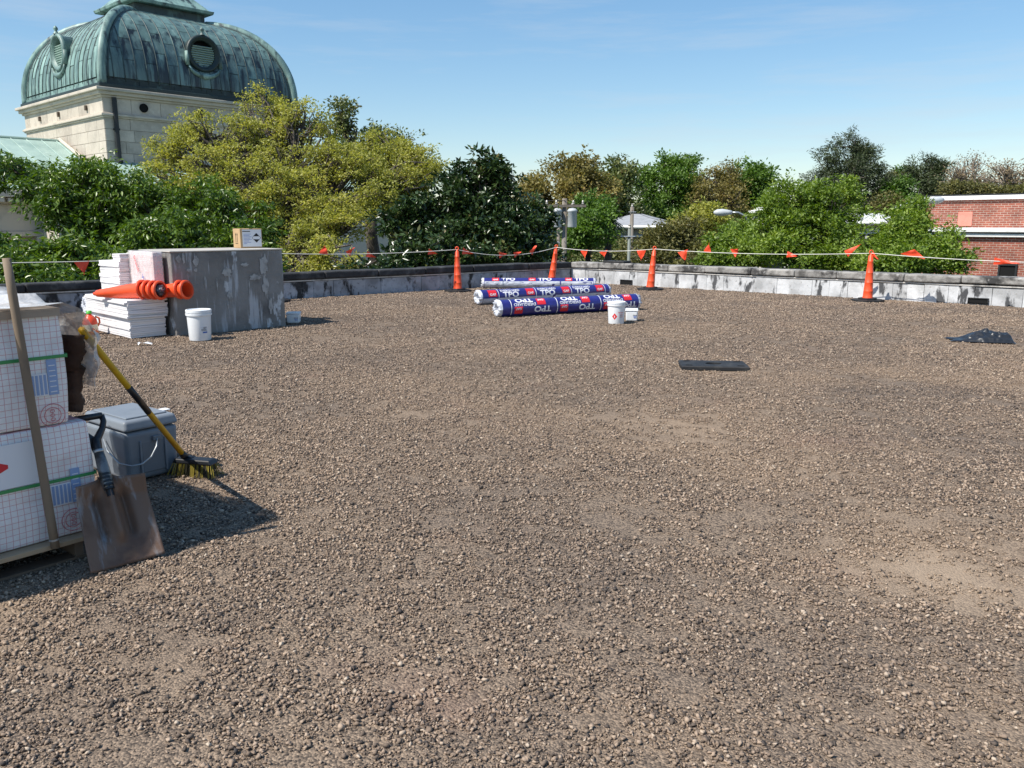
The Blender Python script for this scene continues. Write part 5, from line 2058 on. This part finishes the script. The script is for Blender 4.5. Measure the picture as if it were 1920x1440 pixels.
sb = o.modifiers.new('smooth', 'SUBSURF')
sb.levels = sb.render_levels = 1
tag(o, 'crumpled shiny black plastic bag lying on the gravel', 'plastic bag')

# white scrap of film
q = gp(268, 648)
mb = MB()
rs = np.random.default_rng(31)
for k in range(4):
    a = rs.uniform(0, 6.28)
    p0 = Vector((0, 0, .02))
    pts_ = [p0, Vector((math.cos(a) * .06, math.sin(a) * .05, .035)), Vector((math.cos(a + .4) * .13, math.sin(a + .4) * .10, .014))]
    vs, fs = [], []
    for i, c in enumerate(pts_):
        w_ = (.012, .02, .007)[i]
        vs += [c + Vector((-math.sin(a) * w_, math.cos(a) * w_, .004)), c - Vector((-math.sin(a) * w_, math.cos(a) * w_, 0))]
    fs = [(0, 1, 3, 2), (2, 3, 5, 4)]
    mb.add(vs, fs)
o = mb.build('film_scrap', m_plast, None, fix=False)
o.location = (q[0], q[1], .006)
tag(o, 'torn white scrap of film on the gravel before the boards', 'film scrap')

# ---------------------------------------------------------------- pallet with two wrapped packs in the foreground
K = gp(183, 990, .115)
RZ = math.radians(50)
m_pal = mat('pallet_wood', (.42, .30, .19), .85, var=[((.30, .21, .13), 3, .42, .65, (.25, 2.5, 2.5)), ((.50, .40, .29), 10, .55, .75, (.15, 1, 1)), ((.10, .07, .05), 6, .68, .74)], bump=(20, .4, .01, (.2, 1, 1)))
m_pald = mat('pallet_wood_dark', (.16, .11, .075), .9, var=[((.08, .055, .04), 3, .45, .65)])
pal = thing('pallet', 'weathered wooden pallet under the two gridded white packs', 'pallet', (K[0], K[1], 0), RZ)
PL = 1.35
for k in range(7):
    y = -.055 + k * .20
    MB().box((-PL / 2 - .03, y + .045, .103), (PL, .092, .022)).build('deck_board', m_pal, pal, bevel=.003)
for x in (-PL + .02, -PL / 2 - .05, -.10):
    MB().box((x, .60, .0545), (.038, 1.26, .073)).build('stringer', m_pald, pal, bevel=.003)
for k in range(3):
    MB().box((-PL / 2 - .03, .02 + k * .56, .0095), (PL, .09, .015)).build('bottom_board', m_pald, pal)

# white film printed with a red square grid
m_grid = bpy.data.materials.new('red_grid_wrap')
m_grid.use_nodes = True
n, l = m_grid.node_tree.nodes, m_grid.node_tree.links
p = n['Principled BSDF']
p.inputs['Roughness'].default_value = .38
p.inputs['Specular IOR Level'].default_value = .5
tcg = n.new('ShaderNodeTexCoord')
nzg = n.new('ShaderNodeTexNoise')
nzg.inputs['Scale'].default_value = 3
l.new(tcg.outputs['Object'], nzg.inputs['Vector'])
vadd = n.new('ShaderNodeMixRGB')
vadd.blend_type = 'ADD'
vadd.inputs['Fac'].default_value = .012
l.new(tcg.outputs['Object'], vadd.inputs['Color1'])
l.new(nzg.outputs['Color'], vadd.inputs['Color2'])
sx = n.new('ShaderNodeSeparateXYZ')
l.new(vadd.outputs[0], sx.inputs[0])
acc = None
for i, offs in enumerate((.3, .45, .2)):
    a = n.new('ShaderNodeMath')
    a.operation = 'MULTIPLY_ADD'
    a.inputs[1].default_value = 1 / .0262
    a.inputs[2].default_value = 50 + offs
    l.new(sx.outputs[i], a.inputs[0])
    f_ = n.new('ShaderNodeMath')
    f_.operation = 'FRACT'
    l.new(a.outputs[0], f_.inputs[0])
    c_ = n.new('ShaderNodeMath')
    c_.operation = 'LESS_THAN'
    c_.inputs[1].default_value = .085
    l.new(f_.outputs[0], c_.inputs[0])
    if acc is None:
        acc = c_.outputs[0]
    else:
        mxm = n.new('ShaderNodeMath')
        mxm.operation = 'MAXIMUM'
        l.new(acc, mxm.inputs[0])
        l.new(c_.outputs[0], mxm.inputs[1])
        acc = mxm.outputs[0]
wht = n.new('ShaderNodeMixRGB')
wht.inputs['Color1'].default_value = (.74, .74, .75, 1)
wht.inputs['Color2'].default_value = (.52, .51, .52, 1)
nz3 = n.new('ShaderNodeTexNoise')
nz3.inputs['Scale'].default_value = 6
nz3.inputs['Detail'].default_value = 6
l.new(tcg.outputs['Object'], nz3.inputs['Vector'])
mr3 = n.new('ShaderNodeMapRange')
mr3.inputs['From Min'].default_value = .5
mr3.inputs['From Max'].default_value = .75
l.new(nz3.outputs['Fac'], mr3.inputs['Value'])
l.new(mr3.outputs[0], wht.inputs['Fac'])
red = n.new('ShaderNodeMixRGB')
red.inputs['Color2'].default_value = (.50, .16, .19, 1)
mulr = n.new('ShaderNodeMath')
mulr.operation = 'MULTIPLY'
mulr.inputs[1].default_value = .75
l.new(acc, mulr.inputs[0])
l.new(mulr.outputs[0], red.inputs['Fac'])
l.new(wht.outputs[0], red.inputs['Color1'])
l.new(red.outputs[0], p.inputs['Base Color'])
bpn = n.new('ShaderNodeBump')
bpn.inputs['Strength'].default_value = .35
bpn.inputs['Distance'].default_value = .02
nz4 = n.new('ShaderNodeTexNoise')
nz4.inputs['Scale'].default_value = 11
l.new(tcg.outputs['Object'], nz4.inputs['Vector'])
l.new(nz4.outputs['Fac'], bpn.inputs['Height'])
l.new(bpn.outputs[0], p.inputs['Normal'])

m_strap = mat('green_strap', (.05, .26, .09), .4)
m_bluelab = mat('blue_print', (.25, .35, .56), .6)
m_redp = mat('red_print', (.60, .03, .04), .5)
m_redt = mat('thin_red_print', (.55, .16, .18), .5)


def gpack(label, x1, z0, z1, strap_z, seed, lab_x, lab_z, logo_x, logo_z):
    t = thing('wrapped_pack', label, 'wrapped pack', (K[0], K[1], z0), RZ)
    h = z1 - z0
    bm = bmesh.new()
    bmesh.ops.create_cube(bm, size=1)
    bmesh.ops.subdivide_edges(bm, edges=bm.edges, cuts=7, use_grid_fill=True)
    Lx, Ly = 1.18, 1.18
    for v in bm.verts:
        c = v.co.copy()
        bul = .010 * (1 - (2 * c.z) ** 2)
        nzv = .006 * mnoise.noise(Vector((c.x * 6 + seed, c.y * 6, c.z * 5)))
        v.co = Vector((c.x * (Lx + 2 * bul) - Lx / 2 + x1 + nzv, c.y * (Ly + 2 * bul) + Ly / 2 + nzv, (c.z + .5) * h))
    me = bpy.data.meshes.new('wrapped_body')
    bm.to_mesh(me)
    bm.free()
    o = link('wrapped_body', me, m_grid, t)
    b_ = o.modifiers.new('bevel', 'BEVEL')
    b_.width = .014
    b_.segments = 3
    b_.limit_method = 'ANGLE'
    mb = MB()
    zs = strap_z - z0
    for (a, b2_) in (((x1 - Lx - .012, -.014), (x1 + .013, -.014)), ((x1 + .013, -.014), (x1 + .013, Ly + .014))):
        d = Vector((b2_[0] - a[0], b2_[1] - a[1], 0))
        vs = [(a[0], a[1], zs - .009), (b2_[0], b2_[1], zs - .007), (b2_[0], b2_[1], zs + .007), (a[0], a[1], zs + .009)]
        nrm = Vector((d.y, -d.x, 0)).normalized() * .002
        mb.prism([Vector(v_) for v_ in vs], nrm)
    mb.build('strap', m_strap, t)
    # blue data label: tall block and short columns
    yl = -.0145
    bx = lambda x0, xx1, za, zb, m_, nm, yy=yl: MB().box(((x0 + xx1) / 2, yy, (za + zb) / 2), (xx1 - x0, .002, zb - za)).build(nm, m_, t)
    lx, lz = lab_x, lab_z - z0
    bx(lx + .085, lx + .125, lz, lz + .155, m_bluelab, 'blue_label')
    bx(lx - .003, lx + .083, lz, lz + .098, m_lab, 'label_panel')
    for i in range(5):
        bx(lx + .002 + i * .0165, lx + .0125 + i * .0165, lz + .006, lz + .092, m_bluelab, 'label_column', yl - .0015)
    for i in range(6):
        bx(lx + .092, lx + .118, lz + .012 + i * .023, lz + .016 + i * .023, m_lab, 'printed_line', yl - .0015)
    # round red mark
    mb = MB()
    for rr in (.050, .034):
        ringp = [(logo_x + rr * math.cos(a), yl, logo_z - z0 + rr * math.sin(a)) for a in np.linspace(0, 2 * PI, 33)]
        mb.tube(ringp, .0016, 4)
    mb.build('round_mark', m_redt, t)
    flat_text('LOGO', .013, lambda u, v: (logo_x - v, yl - .0005, logo_z - z0 + u), 'mark_lettering', m_redt, t, .01) if False else None
    mb = MB()
    for dz in (-.018, 0, .018):
        mb.tube([(logo_x + .009 * math.cos(a), yl, logo_z - z0 + dz + .006 * math.sin(a)) for a in np.linspace(0, 2 * PI, 13)], .0014, 4)
    mb.build('mark_lettering', m_redt, t)
    return t, bx


t, bx = gpack('lower gridded white pack on the pallet with a red printed letter', 0, .116, .630, .385, 3, -.185, .270, -.105, .19)
bx(-.60, -.225, .28, .47, m_lab, 'plain_panel', -.0138)
flat_text('A', .115, lambda u, v: (-.315 + u * .35 - v, -.0158, .36 + u), 'lettering', m_redp, t, .05) if False else None
V, Fc = text_geo('A', .075, .06)
MB().add([(-.385 + v, -.0158, .375 - u) for u, v in V], Fc).build('lettering', m_redp, t, fix=False)
t, bx = gpack('upper gridded white pack under the cloudy plastic sheet', -.075, .634, 1.130, .935, 8, -.235, .77, -.145, .68)

# cardboard cap sheet and cloudy plastic over the stack
m_cardb = mat('dirty_cardboard', (.38, .31, .24), .85, var=[((.28, .22, .17), 4, .45, .7)])
o = MB().box((-.67, .60, 1.138), (1.20, 1.22, .012)).box((-.67, -.017, 1.126), (1.19, .006, .030)).build('cardboard_sheet', m_cardb, None)
o.location = (K[0], K[1], 0)
o.rotation_euler = (0, 0, RZ)
tag(o, 'dirty cardboard sheet folded over the top of the gridded packs', 'cardboard')
vs, fs = [], []
NU, NV = 40, 30
for i in range(NU + 1):
    s = -1.2 + 1.75 * i / NU                     # distance along x over the top, then down the right side
    for j in range(NV + 1):
        y = -.035 + 1.25 * j / NV
        w1 = mnoise.noise(Vector((s * 5, y * 5, 2)))
        w2 = mnoise.noise(Vector((s * 13, y * 11, 6)))
        if s < -.06:
            x, z = s, 1.152 + .018 * max(0, w1 + .4) + .008 * w2
            if y > .25:
                z += .05 * max(0, mnoise.noise(Vector((s * 2.2, y * 2.2, 9))) + .35)
        else:
            q_ = s + .06
            bulge = .17 * math.sin(min(q_ / .30, 1) * PI * .62) * (.75 + .5 * w1) * (1.0 if y < .5 else .6)
            x = -.045 + bulge + .012 * w2
            z = 1.145 - q_ * .62 * (1 + .12 * w1) + .006 * w2
            if j < 3:
                z += .02 * (3 - j) * w1
        vs.append((x, y, z))
for i in range(NU):
    for j in range(NV):
        a = i * (NV + 1) + j
        fs.append((a, a + NV + 1, a + NV + 2, a + 1))
o = MB().add(vs, fs).build('plastic_sheet', m_sheet, None, smooth=True, fix=False)
o.location = (K[0], K[1], 0)
o.rotation_euler = (0, 0, RZ)
tag(o, 'cloudy plastic sheet draped over the top pack and bunched at its corner', 'plastic sheet')

# torn brown paper hanging at the side of the packs
m_brown = mat('torn_brown_paper', (.055, .030, .020), .8, var=[((.10, .055, .035), 5, .5, .7)], bump=(9, .6, .03))
vs, fs = [], []
NU, NV = 10, 26
for j in range(NV + 1):
    f_ = j / NV
    z = 1.0 - .36 * f_
    edge = .135 + .035 * mnoise.noise(Vector((f_ * 7, 1, 1))) + .02 * mnoise.noise(Vector((f_ * 23, 3, 1))) - .03 * f_
    for i in range(NU + 1):
        x = -.04 + edge * i / NU
        y = .20 + .06 * math.sin(i * .7) + .05 * mnoise.noise(Vector((x * 9, z * 6, 4)))
        vs.append((x, y, z))
for j in range(NV):
    for i in range(NU):
        a = j * (NU + 1) + i
        fs.append((a, a + 1, a + NU + 2, a + NU + 1))
k0 = len(vs)
o = MB().add(vs, fs).build('brown_paper', m_brown, None, smooth=True, fix=False)
sm = o.modifiers.new('solid', 'SOLIDIFY')
sm.thickness = .02
o.location = (K[0], K[1], 0)
o.rotation_euler = (0, 0, RZ)
tag(o, 'torn dark brown paper hanging beside the gridded packs', 'paper')

# black plastic bunched between the lower pack and the shovel
bm = bmesh.new()
bmesh.ops.create_icosphere(bm, subdivisions=4, radius=1)
for v in bm.verts:
    c = v.co.copy()
    k = 1 + .28 * mnoise.noise(c * 2.2) + .16 * abs(mnoise.noise(c * 5.5))
    v.co = Vector((c.x * .075 * k, c.y * .16 * k, max(c.z, -1) * .16 * k))
me = bpy.data.meshes.new('black_bundle')
bm.to_mesh(me)
bm.free()
me.polygons.foreach_set('use_smooth', [True] * len(me.polygons))
o = link('black_bundle', me, m_bag)
cc = Vector((K[0], K[1], 0)) + Matrix.Rotation(RZ, 3, 'Z') @ Vector((.05, .42, .14))
o.location = cc
o.rotation_euler = (0, 0, RZ)
tag(o, 'bundle of black plastic squeezed between the lower pack and the cooler', 'plastic bundle')

# ---------------------------------------------------------------- wooden pole leaning on the packs
m_stick = mat('weathered_handle_wood', (.20, .15, .105), .8, var=[((.30, .235, .17), 4, .48, .7, (1, 1, .2)), ((.09, .07, .055), 7, .58, .72, (1, 1, .3))], bump=(25, .3, .005, (1, 1, .2)))
RM = Matrix.Rotation(RZ, 3, 'Z')
def on_plane(px, py, yl):
    """pixel ray against the vertical plane local y = yl of the pallet frame"""
    ey = np.array(RM @ Vector((0, 1, 0)))[:2]
    d = ray(px, py)
    t_ = (yl + K[:2] @ ey) / (d[:2] @ ey)
    return np.array([0, 0, EYE]) + d * t_


bot = on_plane(104, 1027, -.075)
top_ = on_plane(12, 484, -.052)
t = thing('wooden_pole', 'weathered wooden pole leaning on the front of the gridded packs', 'pole', tuple(bot))
d = Vector(top_ - bot)
pth = [d * f_ + Vector((0, 0, 0)) for f_ in np.linspace(0, 1, 10)]
MB().tube(pth, [.0185, .0185, .0185, .018, .018, .018, .0178, .0176, .0175, .016], 14).build('shaft', m_stick, t, smooth=True)
MB().tube([d * .028, d * .034], .0202, 12).build('wire_band', m_steel, t)

# ---------------------------------------------------------------- shovel
m_rust = mat('rusty_blade', (.175, .112, .08), .62, metal=.2, var=[((.30, .30, .31), 4.5, .56, .66, (2.6, .5, 1)), ((.085, .045, .032), 3.0, .5, .68), ((.24, .13, .075), 6, .58, .74), ((.42, .40, .38), 14, .66, .72, (2, .35, 1))], bump=(26, .4, .004), spec=.4)
m_shaft = mat('black_shovel_shaft', (.022, .024, .028), .38, var=[((.30, .30, .30), 9, .60, .66, (1, .3, 1))])
m_sock = mat('worn_steel_socket', (.20, .195, .19), .38, metal=.6, var=[((.06, .05, .045), 12, .5, .66)])
m_blk = mat('black_plastic', (.012, .013, .016), .35, spec=.5)
S0 = (gp(168, 1080) + gp(310, 1045)) / 2
wdir = Vector(gp(310, 1045) - gp(168, 1080)).normalized()
G = pt(166, 788, 3.74)
up_ = Vector(G - S0)
SL = up_.length
up_.normalize()
nrm = wdir.cross(up_).normalized()
wdir = up_.cross(nrm).normalized()
t = thing('shovel', 'rusty square shovel with a black handle leaning by the packs', 'shovel', tuple(S0 + np.array([0, 0, .012])))
MS = Matrix((wdir, up_, nrm)).transposed()
t.rotation_euler = MS.to_euler()
BW, BL = .315, .40
NU, NV = 36, 30
vs, fs = [], []
for j in range(NV + 1):
    f_ = j / NV
    for i in range(NU + 1):
        u = i / NU * 2 - 1
        hw_ = BW / 2 * (1.0 - .09 * f_)
        x = u * hw_
        # shoulders: top edge rises towards the neck
        ytop = BL - .03 * abs(u) ** 1.5 + .035 * math.exp(-(u / .22) ** 2)
        y = f_ * ytop
        z = .055 * abs(u) ** 3.2 * (.35 + .65 * f_)              # turned up sides
        z += .050 * max(0, f_ - .80) / .20 * (1 - math.exp(-(u / .30) ** 2)) * .9    # turned step at the back
        for c0_, wd_, a0_, a1_ in ((-.40, .10, .28, .92), (0, .13, .22, .98), (.40, .10, .28, .92)):
            e_ = max(0, min(1, (f_ - a0_) / .12)) * max(0, min(1, (a1_ - f_) / .12))
            z -= .038 * e_ * math.exp(-((u - c0_) / wd_) ** 2) * (1 if c0_ else -1.15)
        vs.append((x, y, z))
for j in range(NV):
    for i in range(NU):
        a = j * (NU + 1) + i
        fs.append((a, a + 1, a + NU + 2, a + NU + 1))
o = MB().add(vs, fs).build('blade', m_rust, t, smooth=True, fix=False)
sm = o.modifiers.new('solid', 'SOLIDIFY')
sm.thickness = .003
# frog socket, ribbed plug, shaft
MB().tube([(0, BL - .10, .012), (0, BL - .02, .022), (0, BL + .05, .022), (0, BL + .13, .018)], [.012, .027, .026, .0215], 14).build('socket', m_sock, t, smooth=True)
mb = MB()
for k in range(5):
    mb.tube([(0, BL - .055 + k * .017, .034 - k * .001), (0, BL - .045 + k * .017, .034 - k * .001)], .0215, 12)
mb.tube([(0, BL - .085, .026), (0, BL + .04, .030)], .016, 12)
mb.build('ribbed_plug', m_blk, t, smooth=False)
MB().tube([(0, BL + .10, .019), (0, BL + .20, .014), (0, SL - .14, .004)], [.0205, .0185, .0175], 14).build('shaft', m_shaft, t, smooth=True)
MB().tube([(0, BL + .128, .018), (0, BL + .142, .018)], .0225, 14).build('ferrule', m_steel, t, smooth=True)
gh = MB()
for sg in (-1, 1):
    gh.tube([(0, SL - .165, .004), (sg * .012, SL - .11, .004), (sg * .044, SL - .065, .004), (sg * .058, SL - .03, .004), (sg * .056, SL, .004)], [.022, .018, .0145, .0135, .0135], 12)
gh.tube([(-.058, SL, .004), (.058, SL, .004)], .0150, 12)
gh.build('grip', m_blk, t, smooth=True)

# ---------------------------------------------------------------- cooler
m_cool = mat('grey_cooler_plastic', (.185, .21, .24), .5, var=[((.15, .172, .20), 5, .45, .7), ((.24, .26, .28), 17, .66, .74)], bump=(40, .15, .003))
m_cool_d = mat('grey_cooler_inset', (.15, .17, .195), .55)
cn = gp(242, 911)
t = thing('cooler', 'grey hard cooler with a wire bail handle behind the shovel', 'cooler', (cn[0], cn[1], .010), math.radians(52))
cw_, cd_, ch_ = .335, .50, .30
MB().box((cw_ / 2, cd_ / 2, ch_ / 2), (cw_ * .93, cd_ * .93, ch_), taper=1.07).build('cooler_body', m_cool, t, bevel=.028, seg=4)
MB().box((cw_ / 2, cd_ / 2, ch_ + .037), (cw_ * 1.02, cd_ * 1.02, .062), taper=.93).build('lid', m_cool, t, bevel=.018, seg=4)
MB().box((cw_ / 2, cd_ / 2, ch_ + .072), (cw_ * .76, cd_ * .80, .012)).build('lid_panel', m_cool, t, bevel=.006)
MB().box((cw_ * .5, .012, .135), (cw_ * .42, .014, .19)).build('front_inset', m_cool_d, t, bevel=.006)
for xx in (cw_ * .27, cw_ * .73):
    MB().box((xx, .008, .135), (.014, .022, .21)).build('front_rib', m_cool, t, bevel=.004)
MB().box((cw_ * .98, cd_ * .28, ch_ + .070), (.05, .06, .004)).build('sticker', m_plast, t)
bp = [(cw_ * .56, -.012, ch_ * .80), (cw_ * .50, -.035, ch_ * .66), (cw_ * .36, -.055, ch_ * .50), (cw_ * .18, -.06, ch_ * .40), (cw_ * .02, -.045, ch_ * .385), (-.03, .03, ch_ * .42), (-.03, .16, ch_ * .60), (-.008, .24, ch_ * .78)]
MB().tube(bp, .0048, 8).build('bail_handle', m_steel, t, smooth=True)
MB().box((cw_ * .56, -.004, ch_ * .81), (.05, .02, .03)).build('handle_pivot', m_cool_d, t, bevel=.005)

# ---------------------------------------------------------------- push broom
m_yel = mat('yellow_fibreglass', (.62, .36, .012), .38, var=[((.52, .29, .015), 8, .5, .75)])
m_bris = mat('yellow_bristle', (.30, .235, .035), .7)
m_bris_d = mat('dark_bristle', (.04, .036, .02), .7)
hb = gp(368, 893)
tp = on_plane(0, 0, 0) * 0
ex_ = np.array(RM @ Vector((1, 0, 0)))[:2]
dd = ray(153, 621)
tt = (.075 + K[:2] @ ex_) / (dd[:2] @ ex_)
tp = np.array([0, 0, EYE]) + dd * tt
t = thing('push_broom', 'yellow-handled push broom leaning beside the cooler', 'broom', (hb[0], hb[1], .008), math.radians(-14))
Rb = Matrix.Rotation(math.radians(14), 3, 'Z')
top_l = Rb @ Vector((tp[0] - hb[0], tp[1] - hb[1], tp[2]))
s_l = Vector((-.065, 0, .105))
hd = (top_l - s_l)
MB().tube([s_l + hd * .04, s_l + hd * .5, top_l], .0165, 14).build('handle', m_yel, t, smooth=True)
MB().tube([s_l + hd * .42, s_l + hd * .62], .0175, 14).build('grip_sleeve', m_blk, t, smooth=True)
MB().tube([s_l - hd.normalized() * .02, s_l + hd * .05], [.026, .019], 12).build('socket', m_blk, t, smooth=True)
MB().box((0, 0, .092), (.27, .085, .030), taper=.86).box((-.05, 0, .108), (.09, .05, .02), taper=.7).build('head_block', m_blk, t, bevel=.008)
rs = np.random.default_rng(13)
C, D_, T_ = [], [], []
mb1, mb2 = MB(), MB()
for ix in range(24):
    for iy in range(5):
        x, y = -.125 + .25 * ix / 23, -.034 + .068 * iy / 4
        tgt = mb2 if rs.uniform() < .45 else mb1
        dx, dy = (x / .125) * .022 + rs.normal() * .006, (y / .034) * .018 + rs.normal() * .005
        for s in range(3):
            ox, oy = rs.normal() * .004, rs.normal() * .003
            tgt.tube([(x + ox * .4, y + oy * .4, .080), (x + dx + ox, y + dy + oy, .002)], [.0018, .0014], 3, cap=False)
mb1.build('bristles', m_bris, t, fix=False)
mb2.build('dark_bristles', m_bris_d, t, fix=False)
